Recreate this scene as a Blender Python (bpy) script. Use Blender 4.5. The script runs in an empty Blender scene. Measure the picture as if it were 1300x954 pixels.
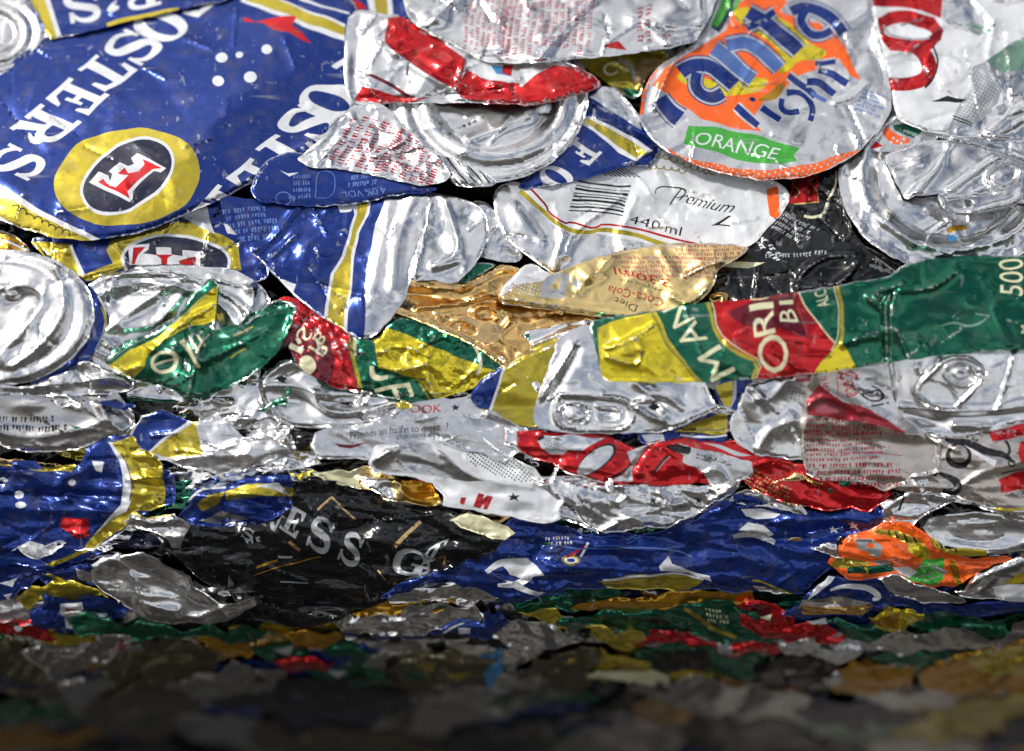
import bpy, math, random
import numpy as np
from mathutils import Vector
from mathutils.geometry import delaunay_2d_cdt

SC = bpy.context.scene
COL = SC.collection
R = math.radians
# ------------------------------------------------------------------ camera
S = 0.00027            # metres per unit at the bale's nearest face (a unit is about a quarter of a millimetre)
D0 = 0.585             # camera to nearest face
ZC = 1.0               # height of the camera above the ground
cam_d = bpy.data.cameras.new('camera')
cam = bpy.data.objects.new('camera', cam_d); COL.objects.link(cam)
PITCH = R(20)          # the camera looks down on the bale by this much
CP, SP = math.cos(PITCH), math.sin(PITCH)
cam.location = (0, -D0 * CP, ZC + D0 * SP); cam.rotation_euler = (R(90) - PITCH, 0, 0)
cam_d.lens = 60; cam_d.sensor_width = 36
cam_d.clip_start = 0.01; cam_d.clip_end = 500
cam_d.dof.use_dof = True; cam_d.dof.focus_distance = D0 + 0.004; cam_d.dof.aperture_fstop = 2.1
SC.camera = cam
# ------------------------------------------------------------------ sky, sun, exposure
w = bpy.data.worlds.new("World"); SC.world = w; w.use_nodes = True
nt = w.node_tree; bg = nt.nodes['Background']
sky = nt.nodes.new('ShaderNodeTexSky'); sky.sky_type = 'NISHITA'; sky.sun_disc = False
SUN_EL, SUN_AZ = 48, 240
sky.sun_elevation = R(SUN_EL); sky.sun_rotation = R(SUN_AZ); sky.dust_density = 3.0; sky.air_density = 1.0
tc = nt.nodes.new('ShaderNodeTexCoord')
cn = nt.nodes.new('ShaderNodeTexNoise'); cn.inputs['Scale'].default_value = 2.6; cn.inputs['Detail'].default_value = 7
cn.inputs['Distortion'].default_value = 0.6
mp = nt.nodes.new('ShaderNodeMapping'); mp.inputs['Scale'].default_value = (1, 1, 2.2)
rmp = nt.nodes.new('ShaderNodeValToRGB'); rmp.color_ramp.elements[0].position = .43; rmp.color_ramp.elements[1].position = .60
mx = nt.nodes.new('ShaderNodeMix'); mx.data_type = 'RGBA'
cl = nt.nodes.new('ShaderNodeMix'); cl.data_type = 'RGBA'
cn2 = nt.nodes.new('ShaderNodeTexNoise'); cn2.inputs['Scale'].default_value = 4.5; cn2.inputs['Detail'].default_value = 4
nt.links.new(tc.outputs['Generated'], mp.inputs['Vector']); nt.links.new(mp.outputs[0], cn.inputs['Vector'])
nt.links.new(mp.outputs[0], cn2.inputs['Vector'])
nt.links.new(cn.outputs[0], rmp.inputs[0]); nt.links.new(rmp.outputs[0], mx.inputs['Factor'])
r2 = nt.nodes.new('ShaderNodeValToRGB'); r2.color_ramp.elements[0].position = .38; r2.color_ramp.elements[1].position = .62
r2.color_ramp.elements[0].color = (3.6, 3.8, 4.2, 1); r2.color_ramp.elements[1].color = (22, 22, 22, 1)
nt.links.new(cn2.outputs[0], r2.inputs[0])
nt.links.new(sky.outputs[0], mx.inputs['A']); nt.links.new(r2.outputs[0], mx.inputs['B'])
nt.links.new(mx.outputs['Result'], bg.inputs['Color']); bg.inputs['Strength'].default_value = 0.06
sd = bpy.data.lights.new('sun', 'SUN'); sd.energy = 2.2; sd.angle = R(6); sd.color = (1, .96, .9)
sun = bpy.data.objects.new('sun', sd); COL.objects.link(sun); sun.location = (0, -1, 3)
# rays come from behind and above the camera, a little from the left
az = R(SUN_AZ); el = R(SUN_EL)
dirv = Vector((math.sin(az) * math.cos(el), math.cos(az) * math.cos(el), math.sin(el)))
sun.rotation_euler = dirv.to_track_quat('Z', 'Y').to_euler()
vs = SC.view_settings; vs.view_transform = 'Standard'; vs.look = 'None'; vs.gamma = 1; vs.exposure = 0.40
SC.render.engine = 'CYCLES'
SC.cycles.use_denoising = True
SC.cycles.max_bounces = 6; SC.cycles.glossy_bounces = 4; SC.cycles.sample_clamp_indirect = 6

# ------------------------------------------------------------------ materials
MATS = {}
def mat(name, rgb, metal=0.9, rough=0.28, coat=0.3, grime=0.4, scratch=0.35, bump=0.10):
    m = bpy.data.materials.new(name); m.use_nodes = True; MATS[name] = m
    t = m.node_tree; b = t.nodes['Principled BSDF']; N = t.nodes.new; L = t.links.new
    geo = N('ShaderNodeNewGeometry'); pos = geo.outputs['Position']
    def noise(scale, det=3, st=None, rough_=.5):
        mpn = N('ShaderNodeMapping'); L(pos, mpn.inputs[0])
        if st: mpn.inputs['Rotation'].default_value = (0, st[2], 0); mpn.inputs['Scale'].default_value = (st[0], 1, st[1])
        n = N('ShaderNodeTexNoise'); n.inputs['Scale'].default_value = scale; n.inputs['Detail'].default_value = det
        n.inputs['Roughness'].default_value = rough_; L(mpn.outputs[0], n.inputs['Vector']); return n.outputs[0]
    def ramp(src, a, c, va=0., vc=1.):
        r = N('ShaderNodeMapRange'); r.inputs[1].default_value = a; r.inputs[2].default_value = c
        r.inputs[3].default_value = va; r.inputs[4].default_value = vc; L(src, r.inputs[0]); return r.outputs[0]
    def mul(a, c):
        k = N('ShaderNodeMath'); k.operation = 'MULTIPLY'; L(a, k.inputs[0])
        if isinstance(c, float): k.inputs[1].default_value = c
        else: L(c, k.inputs[1])
        return k.outputs[0]
    # dull film of dirt in blotches
    g = ramp(noise(160, 6, None, .62), .50, .78, 0, grime)
    c1 = N('ShaderNodeMix'); c1.data_type = 'RGBA'; c1.inputs['A'].default_value = (*rgb, 1)
    c1.inputs['B'].default_value = (.16, .145, .125, 1); L(g, c1.inputs['Factor'])
    # scratches: thin stretched noise in two directions, and small chips, showing bare metal
    s1 = mul(ramp(noise(420, 2, (1, .06, .6)), .66, .70), ramp(noise(70, 2), .47, .60))
    s2 = mul(ramp(noise(380, 2, (.07, 1, .3)), .67, .71), ramp(noise(60, 2), .48, .62))
    s3 = mul(ramp(noise(900, 2), .67, .71), ramp(noise(90, 3), .50, .64))
    ad = N('ShaderNodeMath'); ad.operation = 'MAXIMUM'; L(s1, ad.inputs[0]); L(s2, ad.inputs[1])
    ad2 = N('ShaderNodeMath'); ad2.operation = 'MAXIMUM'; L(ad.outputs[0], ad2.inputs[0]); L(s3, ad2.inputs[1])
    wa = N('ShaderNodeAttribute'); wa.attribute_name = 'wear'
    wn = N('ShaderNodeMath'); wn.operation = 'ADD'; L(wa.outputs['Fac'], wn.inputs[0]); L(ramp(noise(520, 4, None, .7), .3, .7, -.75, .15), wn.inputs[1])
    wr = ramp(wn.outputs[0], .12, .40, 0, .6 if name != 'black' else .2)
    sc0 = mul(ad2.outputs[0], float(scratch))
    mxm = N('ShaderNodeMath'); mxm.operation = 'MAXIMUM'; L(sc0, mxm.inputs[0])
    if name in ('bare', 'dull', 'warm', 'goldlid', 'brass'): mxm.inputs[1].default_value = 0
    else: L(wr, mxm.inputs[1])
    sc = mxm.outputs[0]
    c2 = N('ShaderNodeMix'); c2.data_type = 'RGBA'; L(c1.outputs['Result'], c2.inputs['A'])
    c2.inputs['B'].default_value = (.62, .62, .62, 1); L(sc, c2.inputs['Factor'])
    L(c2.outputs['Result'], b.inputs['Base Color'])
    b.inputs['Metallic'].default_value = metal
    L(ramp(noise(230, 5), .3, .75, rough * .8, rough * 1.45), b.inputs['Roughness'])
    b.inputs['Coat Weight'].default_value = coat; b.inputs['Coat Roughness'].default_value = .12
    bp = N('ShaderNodeBump'); bp.inputs['Strength'].default_value = bump; bp.inputs['Distance'].default_value = .0006
    hm = N('ShaderNodeMath'); hm.operation = 'ADD'; L(noise(210, 5, None, .6), hm.inputs[0]); L(mul(noise(1500, 2), .25), hm.inputs[1])
    L(hm.outputs[0], bp.inputs['Height']); L(bp.outputs[0], b.inputs['Normal'])
    return m
mat('bare', (.86, .86, .86), 1, .21, 0, .34, .12, .08)
mat('dull', (.68, .67, .66), 1, .23, 0, .35, .15, .12)
mat('warm', (.64, .58, .53), .95, .26, 0, .3, .15, .12)
mat('blue', (.008, .035, .225), .65, .22, .35)
mat('lblue', (.10, .19, .50), .5, .3, .4)
mat('sky_blue', (.05, .28, .62), .4, .3, .4)
mat('navy', (.008, .012, .04), .2, .26, .15)
mat('white', (.70, .72, .75), .15, .32, .4)
mat('pearl', (.72, .73, .75), .85, .25, .3)
mat('grey', (.42, .44, .46), .5, .3, .3)
mat('gold', (.58, .46, .035), .8, .22, .5)
mat('brass', (.90, .60, .26), 1, .24, .2)
mat('pgold', (.88, .66, .28), .95, .26, .2)
mat('goldlid', (.93, .58, .21), 1, .22, .1)
mat('green', (.004, .15, .078), .85, .19, .6)
mat('lgreen', (.06, .42, .05), .4, .3, .4)
mat('mint', (.22, .38, .29), .6, .3, .3)
mat('red', (.66, .008, .012), .85, .19, .6)
mat('drab', (.42, .03, .045), .7, .3, .3)
mat('rose', (.50, .13, .15), .85, .28, .3)
mat('maroon', (.2, .008, .022), .8, .2, .6)
mat('yellow', (.95, .76, .03), .85, .19, .5)
mat('orange', (.95, .13, .006), .25, .3, .5)
mat('amber', (.62, .32, .02), .9, .28, .4)
mat('cream', (.74, .72, .46), .2, .34, .3)
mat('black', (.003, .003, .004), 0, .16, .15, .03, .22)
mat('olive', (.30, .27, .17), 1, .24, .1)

# ------------------------------------------------------------------ the bale's face: depth behind the nearest point
_K = np.array([(-120, 225), (0, 150), (120, 96), (250, 48), (350, 18), (450, 0), (520, 6), (600, 5), (680, 14), (740, 36),
               (800, 92), (860, 190), (900, 320), (954, 560), (1060, 800)], float)
def depth(px, py):
    k = _K; y = np.clip(py, k[0, 0], k[-1, 0])
    a = np.interp(y - 18, k[:, 0], k[:, 1]); b = np.interp(y + 18, k[:, 0], k[:, 1]); c = np.interp(y, k[:, 0], k[:, 1])
    return (a + b + c) / 3 + 7 * np.sin(px / 170 + 1.3) * np.cos(py / 120) + 5 * np.sin(px / 77 + py / 90)
def world(px, py, lift):
    d = D0 + (depth(px, py) - lift) * S
    k = S * d / D0
    f = d - D0; u = (477 - py) * k           # along the camera's axis, across it
    return np.stack([(px - 650) * k, f * CP + u * SP, ZC - f * SP + u * CP], -1)

# ------------------------------------------------------------------ noise
def _hash(ix, iy, seed):
    n = (ix.astype(np.int64) * 374761393 + iy.astype(np.int64) * 668265263 + seed * 69069) & 0xffffffff
    n = ((n ^ (n >> 13)) * 1274126177) & 0xffffffff
    n = (n ^ (n >> 16)) & 0xffffff
    return n / float(0xffffff) * 2 - 1
def vnoise(x, y, seed):
    ix = np.floor(x); iy = np.floor(y); fx = x - ix; fy = y - iy
    ux = fx ** 3 * (fx * (fx * 6 - 15) + 10); uy = fy ** 3 * (fy * (fy * 6 - 15) + 10)
    a = _hash(ix, iy, seed); b = _hash(ix + 1, iy, seed); c = _hash(ix, iy + 1, seed); d = _hash(ix + 1, iy + 1, seed)
    return (a * (1 - ux) + b * ux) * (1 - uy) + (c * (1 - ux) + d * ux) * uy
def facet(x, y, seed):                      # random heights on a triangular lattice, joined by flat facets
    s = (x + y) * .36602540378; i = np.floor(x + s); j = np.floor(y + s)
    fx = x + s - i; fy = y + s - j
    h00 = _hash(i, j, seed); h11 = _hash(i + 1, j + 1, seed)
    up = fx > fy
    hm = np.where(up, _hash(i + 1, j, seed), _hash(i, j + 1, seed))
    a = np.where(up, 1 - fx, 1 - fy); b = np.where(up, fx - fy, fy - fx); c = np.where(up, fy, fx)
    return h00 * a + hm * b + h11 * c
def crumple(x, y, amp, scale, ang, st, seed):
    ca, sa = math.cos(ang), math.sin(ang)
    u = (x * ca + y * sa) / scale / st; v = (-x * sa + y * ca) / scale
    wx = .38 * vnoise(u * .8, v * .8, seed + 11); wy = .38 * vnoise(u * .8, v * .8, seed + 23)
    u = u + wx; v = v + wy
    h = 0
    e = 1.3 / scale
    for dx, dy in ((-e, -e), (e, -e), (-e, e), (e, e)):
        h = h + .25 * facet(u + dx, v + dy, seed)
    h2 = .5 * (facet(u * 2.1 + 5 + e, v * 2.1, seed + 3) + facet(u * 2.1 + 5 - e, v * 2.1 + e, seed + 3))
    r = 1 - np.abs(vnoise(u * 1.3 + 9, v * 1.3 + 4, seed + 5)) * 2.2
    m = np.clip(vnoise(u * .5, v * .5, seed + 41) + .7, .15, 1.4)
    return amp * (m * (.72 * h + .17 * h2) + .07 * r + .40 * vnoise(u * .5 + 3, v * .5, seed + 7))

def segdist(x, y, pts, closed=False):
    p = np.asarray(pts, float); q = np.roll(p, -1, 0) if closed else p[1:]
    if not closed: p = p[:-1]
    best = np.full(x.shape, 1e9)
    for (ax, ay), (bx, by) in zip(p, q):
        dx, dy = bx - ax, by - ay; L = dx * dx + dy * dy + 1e-9
        t = np.clip(((x - ax) * dx + (y - ay) * dy) / L, 0, 1)
        d = (x - ax - t * dx) ** 2 + (y - ay - t * dy) ** 2
        np.minimum(best, d, out=best)
    return np.sqrt(best)
def feature(x, y, f):
    k = f[0]
    if k == 'r':                             # crease or rib along a polyline: pts, height, width
        p = smooth(f[1], False, 2) if len(f[1]) > 2 else f[1]
        d = segdist(x, y, p); rr = f[3] * .45
        return f[2] * np.exp(-(np.sqrt(d * d + rr * rr) - rr) / f[3])
    if k == 'p':                             # pleat: a sharp cliff along p0-p1 that slopes away on one side: height, reach
        (ax, ay), (bx, by) = f[1], f[2]; L = math.hypot(bx - ax, by - ay)
        sd_ = ((x - ax) * (by - ay) - (y - ay) * (bx - ax)) / L; al = ((x - ax) * (bx - ax) + (y - ay) * (by - ay)) / (L * L)
        env = np.clip(4 * al * (1 - al), 0, 1)
        return f[3] * env * np.clip(sd_ / 1.3 + .5, 0, 1) * np.exp(-np.maximum(sd_, 0) / f[4])
    if k == 's':                             # fold step: rises by height across the line p0-p1 over width
        (ax, ay), (bx, by) = f[1], f[2]; L = math.hypot(bx - ax, by - ay)
        sd_ = ((x - ax) * (by - ay) - (y - ay) * (bx - ax)) / L; t = np.clip(sd_ / f[4] * .5 + .5, 0, 1)
        return f[3] * t * t * (3 - 2 * t)
    if k == 'e':                             # pressed rings of a can end: cx, cy, a, b, rot(deg), [(r, h)...]
        c, s = math.cos(R(f[5])), math.sin(R(f[5])); dx = x - f[1]; dy = y - f[2]
        rr = np.hypot((dx * c + dy * s) / f[3], (-dx * s + dy * c) / f[4])
        pr = np.array(f[6], float); e = .018
        return sum(np.interp(rr + o, pr[:, 0], pr[:, 1]) for o in (-e, 0, e)) / 3
    if k == 'b':                             # bulge or dent: cx, cy, rx, ry, rot, height
        c, s = math.cos(R(f[5])), math.sin(R(f[5])); dx = x - f[1]; dy = y - f[2]
        q = ((dx * c + dy * s) / f[3]) ** 2 + ((-dx * s + dy * c) / f[4]) ** 2
        return f[6] * np.exp(-q)
    if k == 't': return (x - f[3]) * f[1] + (y - f[4]) * f[2]
    if k == 'c': return crumple(x, y, f[1], f[2], R(f[3]), f[4], f[5])
    return 0

# ------------------------------------------------------------------ 2-D shapes
def smooth(p, closed=True, n=2):
    p = np.asarray(p, float)
    for _ in range(n):
        if closed:
            q = np.roll(p, -1, 0); p = np.stack([p * .75 + q * .25, p * .25 + q * .75], 1).reshape(-1, 2)
        else:
            a, b = p[:-1], p[1:]; m = np.stack([a * .75 + b * .25, a * .25 + b * .75], 1).reshape(-1, 2)
            p = np.vstack([p[:1], m[1:-1], p[-1:]])
    return p
def resample(p, step, closed=True):
    out = []; n = len(p)
    for i in range(n if closed else n - 1):
        a, b = p[i], p[(i + 1) % n]; k = max(1, int(math.ceil(math.dist(a, b) / step)))
        for j in range(k): out.append((a[0] + (b[0] - a[0]) * j / k, a[1] + (b[1] - a[1]) * j / k))
    if not closed: out.append(tuple(p[-1]))
    return np.array(out)
def stroke(pts, wd, sm=2):                   # a brush stroke; wd is one width or one per point
    p = np.asarray(pts, float)
    ws = np.full(len(p), float(wd)) if np.isscalar(wd) else np.asarray(wd, float)
    if len(p) > 2 and sm:
        pw = np.column_stack([p, ws])
        for _ in range(sm):
            a, b = pw[:-1], pw[1:]; m = np.stack([a * .75 + b * .25, a * .25 + b * .75], 1).reshape(-1, 3)
            pw = np.vstack([pw[:1], m[1:-1], pw[-1:]])
        p, ws = pw[:, :2], pw[:, 2]
    t = np.gradient(p, axis=0); t /= np.linalg.norm(t, axis=1)[:, None] + 1e-9
    n = np.column_stack([-t[:, 1], t[:, 0]]) * ws[:, None] / 2
    return np.vstack([p + n, (p - n)[::-1]])
def ell(cx, cy, a, b, rot=0, n=28, f=1.):
    t = np.linspace(0, 2 * math.pi, n, endpoint=False); c, s = math.cos(R(rot)), math.sin(R(rot))
    X, Y = a * f * np.cos(t), b * f * np.sin(t)
    return np.column_stack([cx + X * c - Y * s, cy + X * s + Y * c])
def A(m, *loops): return (m, [np.asarray(l, float) for l in loops])       # one patch of print or painted-on shade, even-odd
def As(m, p, n=2): return (m, [smooth(p, True, n)])
def TL(ox, oy, k=3.815): return lambda *pts: [(ox + x / k, oy + y / k) for x, y in pts]
ta, tb, tcc, td = TL(0, 0), TL(320, 0), TL(640, 0), TL(960, 0)
te, tf, tg, th = TL(0, 220), TL(320, 220), TL(640, 220), TL(960, 220)
ti, tj, tk, tl = TL(0, 430), TL(320, 430), TL(640, 430), TL(960, 430)
tm, tn, to, tp = TL(0, 630), TL(320, 630), TL(640, 630), TL(960, 630)
z1, z2, z3, z4 = TL(60, 150, 6.358), TL(800, 0, 6.358), TL(950, 0, 6.358), TL(1096, 160, 6.358)
z5, z6, z7, z8 = TL(640, 440, 6.358), TL(1096, 440, 6.358), TL(310, 440, 6.358), TL(500, 320, 6.358)

# slab-serif capitals drawn as pieces on a unit square (y up)
def _r(a, b, c, d): return [(a, b), (c, b), (c, d), (a, d)]
_foot = [_r(0, 0, .58, .11)]
SER = {
 'F': [_r(.17, 0, .42, 1), _r(0, 0, .60, .11), _r(0, .88, .86, 1), [(.66, .9), (.88, 1), (.90, .64), (.80, .64)], _r(.4, .44, .62, .56), _r(.57, .32, .67, .68)],
 'E': [_r(.17, 0, .42, 1), _r(0, 0, .88, .12), _r(0, .88, .86, 1), [(.66, .9), (.86, 1), (.88, .68), (.79, .68)], [(.66, .1), (.90, 0), (.94, .34), (.84, .34)], _r(.4, .44, .62, .56), _r(.57, .32, .67, .68)],
 'T': [_r(.37, 0, .63, 1), _r(.2, 0, .8, .11), _r(.02, .88, .98, 1), [(0, 1), (.18, .9), (.1, .62), (0, .62)], [(1, 1), (.82, .9), (.9, .62), (1, .62)]],
 'R': [_r(.15, 0, .40, 1), _r(0, 0, .52, .11), _r(0, .89, .4, 1), stroke([(.3, .94), (.62, .94), (.86, .86), (.86, .62), (.62, .53), (.3, .53)], [.12, .13, .2, .2, .13, .12]), [(.42, .56), (.68, .52), (.92, .1), (.64, .0)], _r(.64, 0, 1, .11)],
 'S': [stroke([(.80, .74), (.66, .93), (.4, .97), (.12, .84), (.14, .6), (.5, .5), (.86, .4), (.88, .14), (.6, .03), (.34, .05), (.14, .22)], [.1, .12, .16, .2, .22, .24, .22, .2, .16, .12, .1]), _r(.76, .66, .86, 1), _r(.08, 0, .18, .34)],
 'N': [_r(.14, 0, .24, 1), _r(.76, 0, .86, 1), [(.1, 1), (.36, 1), (.88, 0), (.66, 0)], _r(0, 0, .38, .1), _r(0, .9, .3, 1), _r(.62, .9, 1, 1)],
 'G': [stroke([(.84, .72), (.68, .94), (.42, .98), (.12, .8), (.1, .4), (.22, .1), (.5, .02), (.78, .12)], [.08, .1, .14, .22, .24, .2, .14, .12]), _r(.54, .4, .98, .5), _r(.68, .06, .88, .45), _r(.78, .64, .87, 1)],
 "'": [ell(.5, .86, .28, .13), [(.72, .9), (.5, .76), (.3, .58), (.34, .54), (.62, .66), (.8, .82)]],
}
def glyph(m, ch, o, xv, yv):
    out = []
    o, xv, yv = map(lambda v: np.asarray(v, float), (o, xv, yv))
    if ch == 'O':
        ls = [ell(.5, .5, .5, .52), ell(.5, .5, .21, .41)]
        return [(m, [o + l[:, :1] * xv + l[:, 1:] * yv for l in ls])]
    for l in SER[ch]:
        l = np.asarray(l, float); out.append((m, [o + l[:, :1] * xv + l[:, 1:] * yv]))
    return out
_fc = {}
def _font(txt, shear=0., off=0.):
    key = (txt, shear, off)
    if key in _fc: return _fc[key]
    cu = bpy.data.curves.new('t', 'FONT'); cu.body = txt; cu.fill_mode = 'NONE'; cu.resolution_u = 3
    cu.shear = shear; cu.offset = off
    ob = bpy.data.objects.new('t', cu); COL.objects.link(ob)
    dg = bpy.context.evaluated_depsgraph_get(); me = ob.evaluated_get(dg).to_mesh()
    V = np.array([v.co[:2] for v in me.vertices]); nb = {}
    for e in me.edges:
        a, b = e.vertices; nb.setdefault(a, []).append(b); nb.setdefault(b, []).append(a)
    seen = set(); loops = []
    for s in nb:
        if s in seen: continue
        lp = [s]; seen.add(s); cur = s
        while True:
            nx = [q for q in nb[cur] if q not in seen]
            if not nx: break
            cur = nx[0]; seen.add(cur); lp.append(cur)
        if len(lp) > 2: loops.append(V[lp])
    bpy.data.objects.remove(ob); bpy.data.curves.remove(cu)
    al = np.vstack(loops); x0, x1 = al[:, 0].min(), al[:, 0].max()
    _fc[key] = [np.column_stack([(l[:, 0] - x0) / (x1 - x0), l[:, 1] / .70]) for l in loops]
    return _fc[key]
def text(m, txt, p0, p1, up, shear=0., off=0.02):
    p0, p1, up = map(lambda v: np.asarray(v, float), (p0, p1, up))
    return [(m, [p0 + l[:, :1] * (p1 - p0) + l[:, 1:] * up for l in _font(txt, shear, off)])]
def rows(m, o, X, Y, n, cs=4.2, seed=0, fill=.82):   # lines of print too small to read
    rg = random.Random(seed); o, X, Y = map(lambda v: np.asarray(v, float), (o, X, Y)); out = []
    cs *= .8; L = np.linalg.norm(X); pitch = np.linalg.norm(Y) / n
    for r_ in range(n):
        u = rg.uniform(0, .04); end = rg.uniform(.78, 1)
        while u < end:
            for _ in range(rg.randint(2, 7)):
                wd = cs * rg.uniform(.5, .9) / L
                if u + wd > end: break
                v0 = (r_ + .12 + rg.uniform(-.05, .05)) / n; v1 = v0 + fill * rg.uniform(.55, .85) / n
                q = [(u, v0), (u + wd, v0), (u + wd * rg.uniform(.5, 1), v1), (u + wd * rg.uniform(0, .25), v1)]
                if rg.random() < .45:
                    vm = (v0 + v1) / 2; q = [(u, v0), (u + wd, v0), (u + wd, v0 + (v1 - v0) * .3), (u + wd * .4, vm), (u + wd, v1), (u, v1)]
                out.append((m, [np.array([o + a * X + b * Y for a, b in q])]))
                u += cs * rg.uniform(.95, 1.1) / L
            u += cs * .9 / L
    return out
def dots(m, poly, step, r, rot=30):
    poly = np.asarray(poly, float); c, s = math.cos(R(rot)), math.sin(R(rot)); out = []
    lo, hi = poly.min(0), poly.max(0); ct = (lo + hi) / 2; n = int(np.max(hi - lo) / step) + 1
    pts = np.array([(ct[0] + (i * c - j * s) * step, ct[1] + (i * s + j * c) * step) for i in range(-n, n + 1) for j in range(-n, n + 1)])
    ins = inside(pts, [poly])
    for x, y in pts[ins]: out.append((m, [ell(x, y, r, r, 0, 5)]))
    return out
def scribble(m, p0, p1, h, n, wd, seed):             # looping handwriting
    rg = random.Random(seed); p0 = np.array(p0, float); p1 = np.array(p1, float); d = (p1 - p0); L = np.linalg.norm(d); t = d / L; up = np.array([t[1], -t[0]])
    pts = []
    for i in range(n * 4):
        a = i / 4 * 2 * math.pi; k = i / (n * 4)
        pts.append(p0 + d * k + t * math.cos(a) * L / n * .35 + up * math.sin(a) * h * rg.uniform(.3, 1) * (.5))
    return [(m, [stroke(pts[i:i + 5], wd, 1)]) for i in range(0, len(pts) - 4, 4)]
def inside(pts, loops):
    x, y = pts[:, 0], pts[:, 1]; r = np.zeros(len(pts), bool)
    for l in loops:
        a = l; b = np.roll(l, -1, 0)
        for (x0, y0), (x1, y1) in zip(a, b):
            if y0 == y1: continue
            c = (y0 > y) != (y1 > y)
            if c.any(): r ^= c & (x < (x1 - x0) * (y - y0) / (y1 - y0) + x0)
    return r

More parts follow.
